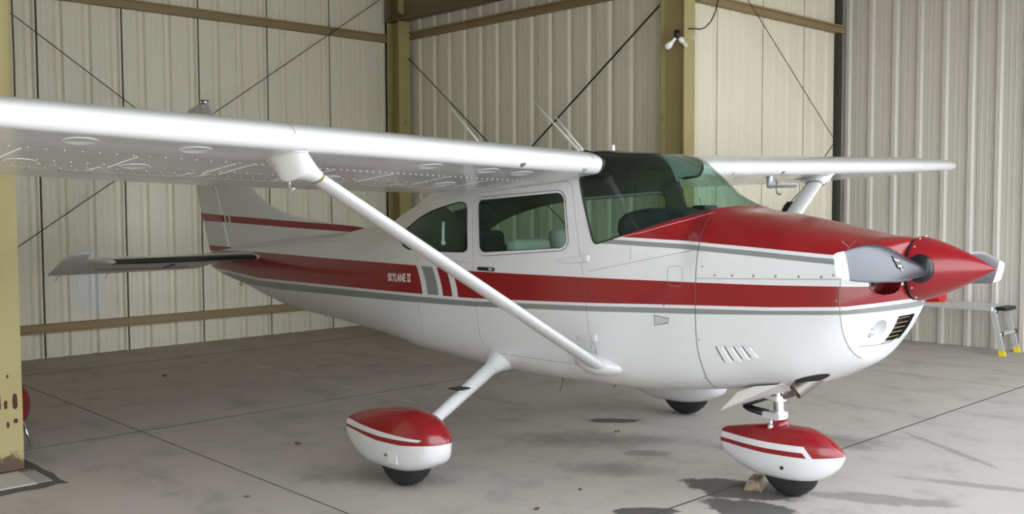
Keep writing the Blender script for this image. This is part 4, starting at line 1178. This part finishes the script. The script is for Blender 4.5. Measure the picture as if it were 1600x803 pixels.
# tail fairing strip, tie-down ring and small keel fin
bm = bmesh.new(); torus(bm, (-6.12, 0, fsec(-6.12)[1]-0.022), (0, 1, 0), 0.022, 0.005, 18, 6); link('tail_ring', bm, M_steel, plane, True)
bm = bmesh.new()
zb_ = fsec(-4.2)[1]
skin(bm, [[(-4.26, -0.25-0.006, 0.79), (-4.15, -0.25-0.006, 0.79), (-4.175, -0.25-0.004, 0.717), (-4.205, -0.25-0.004, 0.717)], [(-4.26, -0.25+0.006, 0.79), (-4.15, -0.25+0.006, 0.79), (-4.175, -0.25+0.004, 0.717), (-4.205, -0.25+0.004, 0.717)]]); fix(bm)
link('belly_fin', bm, M_screw, plane)
for (xx, yy, dx, ln) in ((-1.37, -0.25, -0.03, 0.10), (-0.95, -0.20, -0.02, 0.03)):
    z0 = fz(xx, yy); bm = bmesh.new(); tube(bm, [(xx, yy, z0+0.01), (xx+dx*0.3, yy, z0-ln*0.6), (xx+dx, yy, z0-ln)], [0.005, 0.004, 0.003], 6); link('belly_antenna', bm, M_seam, plane, True)

# ------------------------------------------------------------------ aerials on the roof
def whip(a, b, r0, r1, name='whip_antenna'):
    bm = bmesh.new(); a, b = Vector(a), Vector(b); tube(bm, [a, a+(b-a)*0.12, b], [r0*1.5, r0, r1], 8); return link(name, bm, M_white_rod, plane, True)
whip((-1.90, -0.40, 2.01), (-2.342, -0.40, 2.401), 0.009, 0.007)
whip((-1.415, 0.0, 2.035), (-1.878, 0.0, 2.425), 0.009, 0.0055)
whip((-1.385, 0.0, 2.035), (-1.670, 0.0, 2.307), 0.009, 0.005)
bm = bmesh.new(); tube(bm, [(-1.143, 0, 2.03), (-1.143, 0, 2.082), (-1.143, 0, 2.09)], [0.013, 0.011, 0.007], 10); link('thermometer_stub', bm, M_white_rod, plane, True)

# ------------------------------------------------------------------ landing gear
def tyre(name, c, R, w, parent):
    bm = bmesh.new(); prof = []
    for k in range(17):
        a = PI*k/16; yy = -w*math.cos(a)*(1.0); rr = R-0.075+0.075*math.sin(a)**0.55
        prof.append((yy, rr))
    N = 56; g = []
    for i in range(N):
        a = 2*PI*i/N; row = []
        for j, (yy, rr) in enumerate(prof):
            r_ = rr - (0.004 if (i % 4 == 0 and 4 <= j <= 12) else 0)
            row.append(bm.verts.new((c[0]+r_*math.cos(a), c[1]+yy, max(0.002, c[2]+r_*math.sin(a)))))
        g.append(row)
    for i in range(N):
        for j in range(len(prof)-1): bm.faces.new((g[i][j], g[(i+1) % N][j], g[(i+1) % N][j+1], g[i][j+1]))
    for jj in (0, len(prof)-1): bm.faces.new([g[i][jj] for i in range(N)])
    fix(bm); return link(name, bm, M_rubber, parent, True, 0.8)
def pant(name, tab, yc, mm, n=44, parent=None, yoff=0.0):
    fs = [pchip([q[0] for q in tab], [q[k] for q in tab]) for k in range(1, 5)]
    rows = []; x0, x1 = tab[0][0], tab[-1][0]
    for k in range(n+1):
        t = k/n; x = x0+(x1-x0)*(0.5*(1-math.cos(PI*t))*0.7+t*0.3); zt, zb, hw, zm = [q(x) for q in fs]; row = []
        for j in range(36):
            a = 2*PI*j/36; c, s_ = math.cos(a), math.sin(a); e = 2.3 if s_ > 0 else 3.2
            zz = zm+((zt-zm) if s_ > 0 else (zm-zb))*math.copysign(abs(s_)**(2/e), s_)
            row.append((x, yc+hw*math.copysign(abs(c)**(2/e), c), zz))
        rows.append(row)
    bm = bmesh.new(); skin(bm, rows); fix(bm); return link(name, bm, mm, parent or plane, True, 0.9)
#           x      top    bottom  half-w  z of greatest width
PT = [(-2.105, 0.345, 0.235, 0.050, 0.30), (-2.095, 0.352, 0.215, 0.058, 0.30), (-2.04, 0.374, 0.165, 0.072, 0.29), (-1.96, 0.400, 0.122, 0.090, 0.285), (-1.80, 0.438, 0.093, 0.118, 0.28), (-1.60, 0.468, 0.095, 0.138, 0.28), (-1.47, 0.477, 0.106, 0.142, 0.285), (-1.36, 0.462, 0.132, 0.133, 0.29), (-1.26, 0.424, 0.172, 0.108, 0.295), (-1.21, 0.378, 0.205, 0.070, 0.30), (-1.185, 0.342, 0.25, 0.036, 0.30)]
M_pant = pant_paint('main_pant_paint', [(-2.0, 0.338), (-1.65, 0.335), (-1.30, 0.337)], [(-2.0, 0.304), (-1.65, 0.304), (-1.30, 0.322)], [(-2.0, 0.287), (-1.68, 0.275), (-1.43, 0.285), (-1.25, 0.306), (-1.10, 0.318)], -1.325, -1.5, False)
M_npant = pant_paint('nose_pant_paint', [(-0.2, 0.316), (0.09, 0.317), (0.36, 0.326)], [(-0.2, 0.280), (0.09, 0.281), (0.36, 0.291)], [(-0.2, 0.256), (0.09, 0.253), (0.37, 0.262), (0.56, 0.288)], 0.362, 0.85, True)
NT = [(-0.252, 0.328, 0.235, 0.045, 0.285), (-0.242, 0.336, 0.205, 0.054, 0.285), (-0.18, 0.353, 0.158, 0.070, 0.28), (-0.09, 0.375, 0.122, 0.095, 0.275), (0.05, 0.402, 0.098, 0.118, 0.27), (0.18, 0.414, 0.097, 0.126, 0.265), (0.30, 0.412, 0.106, 0.120, 0.265), (0.39, 0.389, 0.128, 0.098, 0.27), (0.46, 0.354, 0.168, 0.072, 0.275), (0.508, 0.316, 0.220, 0.042, 0.28), (0.532, 0.293, 0.268, 0.014, 0.28)]
for s, yc in ((-1, -1.45), (1, 1.41)):
    top = Vector((-1.80, s*0.40, 0.635)); end = Vector((-1.50, s*1.33, 0.345))
    bm = bmesh.new(); tube(bm, [top, top.lerp(end, 0.3), top.lerp(end, 0.7), end], [0.050, 0.047, 0.041, 0.037], 20)
    for vv in bm.verts: pass
    lg = link('main_gear_leg', bm, M_white, plane, True, 0.9)
    # root fairing
    bm = bmesh.new(); d = (end-top).normalized(); s_, t_ = frame_of(d); rows = []
    for t, ra, rb in ((0.0, 0.13, 0.10), (0.06, 0.105, 0.08), (0.11, 0.072, 0.062), (0.16, 0.058, 0.054), (0.19, 0.052, 0.051)):
        p = top.lerp(end, t); ax = Vector((1, 0, 0)); ax = (ax-d*ax.dot(d)).normalized(); bx = d.cross(ax)
        rows.append([p+ax*ra*math.cos(2*PI*k/24)+bx*rb*math.sin(2*PI*k/24) for k in range(24)])
    skin(bm, rows, True, False, False); fix(bm); link('leg_fairing', bm, M_white, lg, True)
    p = top.lerp(end, 0.60)
    bm = bmesh.new(); box(bm, p.x-0.05, p.x+0.05, p.y-0.055, p.y+0.055, p.z+0.050, p.z+0.058); bevel(bm, 0.003, 1); link('step_pad', bm, M_black, lg)
    bm = bmesh.new(); box(bm, p.x-0.022, p.x+0.026, p.y-0.03, p.y+0.03, p.z+0.01, p.z+0.050); bevel(bm, 0.006, 2); link('step_bracket', bm, M_screw, lg)
    tab = PT
    wp = pant('wheel_pant', tab, yc, M_pant)
    tyre('tire', (-1.56, yc, 0.214), 0.214, 0.075, plane)
    yo = yc+s*0.142
    bm = bmesh.new(); box(bm, -1.545, -1.465, min(yo-s*0.012, yo+s*0.0005), max(yo-s*0.012, yo+s*0.0005), 0.165, 0.235); bevel(bm, 0.002, 1); link('axle_cover', bm, M_white, wp)
    bm = bmesh.new(); tube(bm, [(-1.573, yo-s*0.006, 0.205), (-1.573, yo+s*0.001, 0.205)], 0.008, 12); link('valve_hole', bm, M_seam, wp)
npant = pant('wheel_pant', NT, 0.0, M_npant)
tyre('tire', (0.205, 0.0, 0.178), 0.178, 0.066, plane)
bm = bmesh.new(); tube(bm, [(0.215, -0.121, 0.186), (0.215, -0.1275, 0.186)], 0.0105, 14); link('axle_bolt', bm, M_black, npant, True, 0.6)
bm = bmesh.new(); tube(bm, [(0.13, 0, 0.375), (0.13, 0, 0.425), (0.128, 0, 0.432)], [0.075, 0.045, 0.04], 18); link('pant_collar', bm, M_redpaint, npant, True)
# nose strut: chrome oleo, clamps, scissors and shimmy damper
ns = bpy.data.objects.new('nose_strut', None)
bm = bmesh.new(); tube(bm, [(0.128, 0, 0.40), (0.112, 0, 0.62)], 0.030, 20); nstr = link('nose_strut', bm, M_chrome, plane, True, 0.8)
bm = bmesh.new()
tube(bm, [(0.128, 0, 0.428), (0.127, 0, 0.445)], 0.040, 20); tube(bm, [(0.125, 0, 0.463), (0.124, 0, 0.480)], 0.037, 18)
box(bm, 0.04, 0.15, -0.052, -0.022, 0.440, 0.474); box(bm, 0.04, 0.15, 0.022, 0.052, 0.440, 0.474)
link('lower_clamp', bm, M_alu, nstr, True, 0.5)
bm = bmesh.new(); tube(bm, [(0.117, 0, 0.545), (0.116, 0, 0.575)], 0.046, 20); box(bm, 0.02, 0.13, -0.045, 0.045, 0.552, 0.572); link('upper_clamp', bm, M_alu, nstr, True, 0.5)
bm = bmesh.new()
for yy in (-0.035, 0.035):
    tube(bm, [(0.05, yy, 0.556), (-0.09, yy*0.6, 0.497), (-0.10, yy*0.6, 0.482)], [0.015, 0.014, 0.013], 8)
    tube(bm, [(-0.10, yy*0.6, 0.482), (-0.06, yy*0.7, 0.468), (0.06, yy, 0.457)], [0.013, 0.014, 0.015], 8)
link('torque_link', bm, M_black, nstr, True)
bm = bmesh.new(); tube(bm, [(0.10, -0.052, 0.44), (0.10, -0.055, 0.395)], 0.012, 10); bmesh.ops.create_uvsphere(bm, u_segments=12, v_segments=8, radius=0.02, matrix=Matrix.Translation((0.10, -0.055, 0.392))); link('tow_pin', bm, M_screw, nstr, True)
bm = bmesh.new(); tube(bm, [(0.14, 0.0, 0.565), (0.26, -0.03, 0.62), (0.34, -0.04, 0.66)], 0.018, 12); link('damper_arm', bm, M_steel, nstr, True)
# cowl flap hanging open under the engine, one each side
for s in (-1, 1):
    A0, A1 = (0.32, s*0.07, 0.668), (0.30, s*0.30, 0.70)
    B0, B1 = (-0.20, s*0.05, 0.455), (-0.12, s*0.25, 0.485)
    th = Vector((0.004, 0, 0.008))
    bm = bmesh.new()
    top_ = [Vector(A0), Vector(A1), Vector(B1), Vector(B0)]
    skin(bm, [top_, [p+th for p in top_]], True, True, True)
    # side cheek up to the belly
    ck = [Vector(A1), Vector(B1), Vector((0.02, s*0.28, 0.62)), Vector((0.14, s*0.30, 0.67))]
    skin(bm, [ck, [p+Vector((0, -s*0.006, 0)) for p in ck]], True, True, True)
    ck = [Vector(A0), Vector(B0), Vector((0.0, s*0.05, 0.60)), Vector((0.14, s*0.06, 0.64))]
    skin(bm, [ck, [p+Vector((0, s*0.006, 0)) for p in ck]], True, True, True)
    fix(bm); link('cowl_flap', bm, mat('sooty_white_paint', (0.64, 0.62, 0.59), 0.4) if s < 0 else M_white, plane, False)
# exhaust
bm = bmesh.new(); b = Vector((0.386, -0.282, 0.668)); a = Vector((0.500, -0.11, 0.805)); d = (b-a).normalized()
tube(bm, [a, a.lerp(b, 0.5), b], 0.043, 24, False); tube(bm, [b, a.lerp(b, 0.5)], 0.039, 24, False)
ra = bm
ex = link('exhaust_pipe', bm, M_steel, plane, True)
bm = bmesh.new(); c0 = Vector((0.43, -0.205, fz(0.43, -0.205)))
c0 = Vector((0.475, -0.262, 0)); rings = []
for rr in (0.02, 0.3, 0.6, 0.85, 1.0):
    ring = []
    for k in range(28):
        a = 2*PI*k/28; q0 = rr*0.092*math.cos(a); q1 = rr*0.050*math.sin(a); xx, yy = c0.x+q0*0.92-q1*0.38, c0.y+q0*0.38+q1*0.92
        p = Vector((xx, yy, fz(xx, yy))); ring.append(p+fnorm(p)*0.0022)
    rings.append(ring)
skin(bm, rings, True, True, False); fix(bm); link('exhaust_opening', bm, M_dark, ex)

# ------------------------------------------------------------------ small things on the flanks
def flank(x, z, lift, s=-1): return Vector((x, s*fy(x, z), z)) + fnorm((x, s*fy(x, z), z))*lift
def groove(name, pts, wdt, parent, mm=None, s=-1, sub=6, lift=0.0012):
    q = []
    for p0, p1 in zip(pts, pts[1:]):
        for k in range(sub): q.append((p0[0]+(p1[0]-p0[0])*k/sub, p0[1]+(p1[1]-p0[1])*k/sub))
    q.append(pts[-1]); bm = bmesh.new(); prev = None
    for i, (a, b) in enumerate(q):
        d = Vector((q[min(i+1, len(q)-1)][0]-q[max(i-1, 0)][0], q[min(i+1, len(q)-1)][1]-q[max(i-1, 0)][1])).normalized(); n = Vector((-d.y, d.x))*wdt
        pr = (bm.verts.new(flank(a-n.x, b-n.y, lift, s)), bm.verts.new(flank(a+n.x, b+n.y, lift, s)))
        if prev: bm.faces.new((prev[0], prev[1], pr[1], pr[0]))
        prev = pr
    fix(bm); return link(name, bm, mm or M_joint, parent)
for s in (-1, 1):
    # engine louvres: four slanted fins, each standing in its own shallow dark slot
    for k in range(4):
        x0 = 0.004+0.055*k; zo = 0.005*k; prev = None
        bm = bmesh.new(); L0 = (0.052, -0.088+0.010*k)
        rows = []
        for t in (0, 0.25, 0.5, 0.75, 1):
            xx, zz = x0+L0[0]*t*0.8, 0.902+zo+L0[1]*t
            rows.append([flank(xx+0.004, zz, 0.0005, s), flank(xx+0.010, zz, 0.007, s), flank(xx+0.044, zz, 0.004, s), flank(xx+0.048, zz, 0.0005, s)])
        skin(bm, rows, False, False, False); fix(bm); link('louver', bm, M_white, o_low, True, 0.5)
        groove('louver_slot', [(x0, 0.902+zo), (x0+L0[0]*0.8, 0.902+zo+L0[1])], 0.003, o_low, M_seam, s)
    # wedge shaped air vent
    bm = bmesh.new(); vp = [(-0.408, 1.050), (-0.297, 1.038), (-0.306, 1.004), (-0.404, 0.985)]
    a = [flank(p[0], p[1], 0.001, s) for p in vp]; b = [flank(p[0]+(0.006 if i in (0, 3) else -0.002), p[1]+(-0.006 if i < 2 else 0.006), 0.002, s) for i, p in enumerate(vp)]
    skin(bm, [a, b], True, False, False); fix(bm); vt = link('air_vent', bm, M_joint, body)
    bm = bmesh.new(); vs = [bm.verts.new(p) for p in b]; bm.faces.new(vs); fix(bm); link('vent_scoop', bm, mat('vent_grey', (0.42, 0.43, 0.44), 0.5), body)
    hp_ = roundpoly([(-0.318, 1.338), (-0.220, 1.340), (-0.211, 1.226), (-0.310, 1.226)], 0.025, 4)
    groove('access_hatch', hp_+hp_[:1], 0.0012, body, M_joint, s, 2)
    groove('panel_seam', [(-0.89, 1.282), (-0.15, 1.435)], 0.0012, body, M_joint, s, 14)
    groove('panel_seam', [(-0.58, 1.465), (-0.575, 1.36)], 0.0012, body, M_joint, s)
    groove('panel_seam', [(-2.575, 1.25), (-2.577, 0.95), (-2.55, 0.745), (-2.50, 0.66)], 0.0012, body, M_joint, s, 10)
    groove('panel_seam', [(-2.59, 1.26), (-2.62, 1.36)], 0.0012, body, M_joint, s)
    groove('panel_seam', [(-3.55, 1.38), (-3.55, 0.80)], 0.0010, body, M_joint, s, 10)
    groove('panel_seam', [(-2.38, 1.30), (-1.96, 1.29)], 0.0012, body, M_joint, s, 6)
    groove('panel_seam', [(-0.862, 0.70), (-0.845, 0.80), (-0.87, 0.862)], 0.0012, body, M_seam, s, 6)
    groove('panel_seam', [(-0.83, 0.70), (-0.845, 0.80)], 0.0012, body, M_seam, s, 6)
    groove('panel_seam', [(-6.0, 1.25), (-4.9, 1.335), (-3.75, 1.40)], 0.001, body, M_joint, s, 14)
    # screws
    bm = bmesh.new()
    def scr(x, z, rr):
        c = flank(x, z, 0.0008, s); n0 = fnorm(c); a, b = frame_of(n0)
        vs = [bm.verts.new(c+(a*math.cos(k*PI/4)+b*math.sin(k*PI/4))*rr) for k in range(8)]; tp = bm.verts.new(c+n0*0.0018)
        for k in range(8): bm.faces.new((vs[k], vs[(k+1) % 8], tp))
    for x in (-0.0, 0.11, 0.24, 0.37, 0.50, 0.62): scr(x, 1.298+0.03*(x+0.1)-0.001, 0.0075)
    for q in ((-0.08, 1.345), (-0.10, 0.93), (0.68, 1.33), (0.70, 1.20), (-0.335, 1.108), (-0.115, 0.70)): scr(q[0], q[1], 0.006)
    fix(bm); stuff(link('screws', bm, M_joint, body))
    bm = bmesh.new()
    def row(x0, z0, x1, z1, step, rr=0.003):
        n = int(math.hypot(x1-x0, z1-z0)/step)
        for k in range(n+1): scr(x0+(x1-x0)*k/max(n, 1), z0+(z1-z0)*k/max(n, 1), rr)
    row(-3.2, 1.36, -2.62, 1.345, 0.05); row(-3.15, 1.39, -2.45, 1.33, 0.05); row(-2.40, 1.322, -1.98, 1.315, 0.04); row(-2.38, 1.285, -1.98, 1.278, 0.04)
    row(-1.985, 1.72, -1.985, 1.29, 0.035); row(-1.70, 0.645, -0.92, 0.655, 0.04); row(-1.70, 0.625, -1.05, 0.63, 0.04); row(-2.53, 0.92, -2.50, 0.66, 0.045)
    row(-3.4, 0.70, -1.95, 0.60, 0.05); row(-3.5, 0.74, -2.6, 0.66, 0.06); row(-0.85, 0.61, -0.16, 0.66, 0.06); row(-2.2, 0.9, -1.95, 0.62, 0.05); row(-0.8, 1.43, -0.2, 1.40, 0.05)
    row(-2.65, 1.73, -2.05, 1.80, 0.04)
    fix(bm); stuff(link('rivets', bm, M_tip, body))
for s in (-1, 1):
    groove('panel_seam', [(-0.121, 1.64), (-0.121, 1.50), (-0.121, 1.28), (-0.121, 1.08), (-0.115, 0.90), (-0.10, 0.76), (-0.105, 0.66), (-0.11, 0.625)], 0.0022, body, M_seam, s, 8, 0.002)
    groove('panel_seam', [(0.716, 1.50), (0.716, 1.30), (0.716, 1.10), (0.716, 0.95), (0.716, 0.88)], 0.0014, body, M_joint, s, 8, 0.002)
    groove('panel_seam', [(-0.12, 1.277), (0.33, 1.295), (0.716, 1.311)], 0.0013, body, M_joint, s, 14, 0.002)
    groove('deck_seam', [(-0.64, 1.502), (-0.50, 1.530), (-0.31, 1.588), (-0.19, 1.625), (-0.12, 1.645)], 0.0018, body, mat('pale_sealant', (0.55, 0.30, 0.30), 0.5), s, 8, 0.002)
groove('cowl_chine', [(0.715, 1.469), (0.66, 1.50)], 0.0012, o_up, M_joint, -1)
groove('nose_score', [(0.742, 0.955), (0.78, 0.952), (0.83, 0.99)], 0.0015, o_bowl, M_joint, -1)

# lettering on the red band, both sides
def lettering(s):
    cu = bpy.data.curves.new('lettering', 'FONT'); cu.body = 'SKYLANE'; cu.size = 1.0
    to = bpy.data.objects.new('lettering', cu); C.objects.link(to)
    dg = bpy.context.evaluated_depsgraph_get(); me = bpy.data.meshes.new_from_object(to.evaluated_get(dg))
    bpy.data.objects.remove(to)
    bm = bmesh.new(); bm.from_mesh(me)
    x0 = min(vv.co.x for vv in bm.verts); x1 = max(vv.co.x for vv in bm.verts); z1 = max(vv.co.y for vv in bm.verts)
    # thicken the strokes a little: copies nudged sideways
    W, H = 0.252, 0.060
    for vv in bm.verts: vv.co = Vector(((vv.co.x-x0)/(x1-x0)*W, 0, vv.co.y/z1*H))
    base = list(bm.verts)+list(bm.edges)+list(bm.faces)
    for dx, dz in ((0.0022, 0), (0, 0.0014), (-0.0016, -0.0008)):
        r_ = bmesh.ops.duplicate(bm, geom=base)
        for g in r_['geom']:
            if isinstance(g, bmesh.types.BMVert): g.co += Vector((dx, 0, dz))
    for k in (0, 1):      # the roman two: two bars under shared top and bottom strokes
        a = 0.280+k*0.022
        vs = [bm.verts.new(p) for p in ((a, 0, 0), (a+0.0105, 0, 0), (a+0.0105, 0, H), (a, 0, H))]; bm.faces.new(vs)
    for z in (0.0, H-0.008):
        vs = [bm.verts.new(p) for p in ((0.272, 0, z), (0.3205, 0, z), (0.3205, 0, z+0.008), (0.272, 0, z+0.008))]; bm.faces.new(vs)
    for i, vv in enumerate(bm.verts):
        q = vv.co; xx = -2.995+q.x if s < 0 else -2.672-q.x; zz = 1.107+0.035*(xx+2.99)+q.z
        vv.co = Vector((xx, s*(fy(xx, zz)+0.0015), zz))
    return link('lettering', bm, M_tip, body)
lettering(-1); lettering(1)

# ------------------------------------------------------------------ other things in the hangar
# trestle platform by the right wall
bench = tag(empty('work_platform', (-1.6, 6.45, 0)), 'low aluminium work platform on folding legs along the pale right wall', 'platform')
bm = bmesh.new(); box(bm, -1.0, 0.53, -0.20, 0.16, 0.485, 0.535); bevel(bm, 0.004, 1); link('deck', bm, M_alu, bench)
for k in range(5):
    bm = bmesh.new(); y = -0.17+0.075*k; box(bm, -1.0, 0.52, y-0.01, y+0.01, 0.535, 0.540); link('deck_rib', bm, M_alu, bench)
bm = bmesh.new(); box(bm, -0.11, 0.02, -0.199, -0.12, 0.535, 0.5425); link('warning_sticker', bm, mat('yellow_sticker', (0.75, 0.50, 0.05), 0.5), bench)
bm = bmesh.new(); box(bm, -0.30, -0.12, -0.199, -0.10, 0.535, 0.5425); link('red_sticker', bm, mat('faded_red_sticker', (0.55, 0.16, 0.16), 0.5), bench)
M_yel = mat('yellow_plastic', (0.80, 0.58, 0.02), 0.4)
def legframe(xt, xf):
    fr = None
    for y in (-0.17, 0.20):
        bm = bmesh.new(); a, b = Vector((xt, y, 0.52)), Vector((xf, y+(-0.02 if y < 0 else 0.03), 0.05)); d = (b-a)
        ring = lambda p: [p+Vector((-0.028, -0.014, 0)), p+Vector((0.028, -0.014, 0)), p+Vector((0.028, 0.014, 0)), p+Vector((-0.028, 0.014, 0))]
        skin(bm, [ring(a), ring(b)]); fix(bm); rail = link('leg', bm, M_alu, bench)
        bm = bmesh.new(); q = a+d*0.985; skin(bm, [[p+(p-q)*0.12 for p in ring(q)], [p+(p-Vector((xf, b.y, 0)))*0.25 for p in ring(Vector((xf+0.008, b.y, 0.0)))]]); fix(bm); link('foot', bm, M_yel, bench)
    sg = 1 if xf > xt else -1
    for t, nm in ((0.07, 'top_bracket'), (0.60, 'rung')):
        p = Vector((xt+(xf-xt)*t, 0, 0.52-0.47*t)); bm = bmesh.new()
        box(bm, p.x-0.022+sg*0.01, p.x+0.03+sg*0.01, -0.175, 0.245, p.z-0.016, p.z+0.016); bevel(bm, 0.006, 2); link(nm, bm, M_alu, bench)
        for y in (-0.155, 0.23):
            bm = bmesh.new(); box(bm, p.x-0.028+sg*0.012, p.x+0.036+sg*0.012, y-0.018, y+0.018, p.z-0.022, p.z+0.022); bevel(bm, 0.005, 1); link('bracket', bm, M_black, bench)
    bm = bmesh.new(); box(bm, xt+sg*0.02, xt+sg*0.13, -0.13, 0.17, 0.49, 0.53); bevel(bm, 0.006, 1); link('grip', bm, M_black, bench)
legframe(0.52, 0.64); legframe(-0.98, -1.10)
can = tag(empty('fuel_can', (-1.80, 6.44, 0.5425)), 'red plastic fuel can standing on the platform behind the spinner', 'can')
M_redplast = mat('red_plastic', (0.62, 0.012, 0.02), 0.35)
bm = bmesh.new(); box(bm, -0.12, 0.12, -0.10, 0.09, 0, 0.16); bevel(bm, 0.025, 3); link('body', bm, M_redplast, can, True, 0.8)
bm = bmesh.new(); tube(bm, [(-0.09, 0, 0.15), (-0.06, 0, 0.20), (0.05, 0, 0.20), (0.08, 0, 0.15)], 0.014, 8); link('handle', bm, M_redplast, can, True)
bm = bmesh.new(); tube(bm, [(-0.11, 0.02, 0.145), (-0.11, 0.02, 0.185)], 0.022, 12); link('cap', bm, M_black, can, True, 0.6)
# black pouch hung from the far wing's ring
bag = tag(empty('pouch', tuple(hang(-1.31, 2.55, 1.62))), 'black pouch hanging by a cord below the far wing beside its strut', 'bag')
bm = bmesh.new(); rows = []
for z, a, b in ((-0.10, 0.04, 0.03), (-0.07, 0.075, 0.05), (0.0, 0.085, 0.055), (0.05, 0.06, 0.045), (0.085, 0.03, 0.02)):
    rows.append([(a*math.cos(2*PI*k/14), 0.02+0.3*z*0+b*math.sin(2*PI*k/14), z) for k in range(14)])
skin(bm, rows); fix(bm); link('sack', bm, M_headrest, bag, True, 0.8)
bm = bmesh.new(); tube(bm, [(0.0, 0.02, 0.08), (0.06, 0.0, 0.13), (0.10, 0.0, 0.17), (0.11, -0.02, 0.24)], 0.004, 6); link('cord', bm, M_girt, bag)
# wooden chock behind the nose tyre
bm = bmesh.new(); vs = box(bm, -0.06, 0.055, -0.11, 0.07, 0, 0.065)
for vv in vs:
    if vv.co.z > 0.05: vv.co.x *= 0.55; vv.co.y *= 0.9
bevel(bm, 0.006, 1)
m = mat('weathered_wood', (0.22, 0.16, 0.11), 0.85); (x_, y_, z_), v_ = coords(m)
m.node_tree.links.new(mixc(m.node_tree, (0.22, 0.16, 0.11), [(noise(m, v_, 40, 5, 0.6, (1, 0.12, 1)).smooth(0.4, 0.7), (0.06, 0.045, 0.035))]), bsdf(m).inputs['Base Color'])
o = link('wheel_chock', bm, m); o.location = hang(-0.025, 0.0, 0.0); o.rotation_euler = (0, 0, 0.35); tag(o, 'splintered wooden wheel chock behind the nose tire', 'chock')
# red tank cart half hidden by the near column
tank = tag(empty('tank', (-4.22, -2.945, 0)), 'red rounded tank on thin metal legs half hidden behind the left column', 'tank')
bm = bmesh.new(); rows = []
for t in [k/12 for k in range(13)]:
    a = PI*t; z = 0.30-0.17*math.cos(a); rr = 0.165*math.sin(a)**0.7 if 0 < t < 1 else 0.01
    rows.append([(0.9*rr*math.cos(2*PI*k/24), rr*math.sin(2*PI*k/24), z) for k in range(24)])
skin(bm, rows); fix(bm); link('body', bm, mat('dark_red_enamel', (0.16, 0.012, 0.018), 0.35), tank, True)
for k in range(3):
    a = 2*PI*k/3+0.9; bm = bmesh.new(); tube(bm, [(0.12*math.cos(a), 0.12*math.sin(a), 0.20), (0.17*math.cos(a), 0.17*math.sin(a), 0.0)], 0.010, 8); link('leg', bm, M_chrome, tank, True)
bm = bmesh.new(); tube(bm, [(0.0, 0.0, 0.05), (0.0, 0.0, 0.15)], [0.06, 0.05], 16); link('valve', bm, M_black, tank, True, 0.6)
# dry leaves on the floor
M_leaf = mat('dry_leaf', (0.12, 0.065, 0.03), 0.85)
def leaf(xy, rz, sc, label):
    bm = bmesh.new(); rows = []
    for k in range(7):
        t = k/6; w = 0.5*math.sin(PI*min(1, t*1.05))**0.8*(1 if k % 2 == 0 else 0.75)
        rows.append([(t-0.5, -w*0.7, 0.16+0.22*(t-0.5)**2), (t-0.5, 0, 0.03+0.25*(t-0.5)**2), (t-0.5, w*0.7, 0.20+0.2*(t-0.5)**2)])
    mn = min(p[2] for rw in rows for p in rw)
    skin(bm, [[(a*sc, b*sc, (c-mn)*sc+0.001) for a, b, c in rw] for rw in rows], False, False, False); fix(bm)
    o = link('dry_leaf', bm, M_leaf); o.location = (xy[0], xy[1], 0); o.rotation_euler = (0, 0, rz); o['group'] = 'dry leaves on the floor'; return tag(o, label, 'leaf', 'dry leaves on the floor')
leaf((-2.88, -1.41), 0.4, 0.055, 'brown dry leaf on the concrete left of the red topped main wheel pant')
leaf((-1.54, 0.49), 1.2, 0.05, 'curled brown leaf on the concrete under the middle of the belly')
leaf((-0.63, -1.25), 2.0, 0.045, 'crumpled brown leaf at the bottom edge left of the small oil spot')
leaf((-1.97, -2.30), 0.9, 0.035, 'small dark leaf scrap near the bottom left floor joint')
leaf((-6.24, -0.89), 0.2, 0.07, 'pale brown leaf on the dark floor under the tail')
leaf((-0.72, -0.80), 2.7, 0.035, 'tiny curled leaf at the bottom edge beside the oil spot')
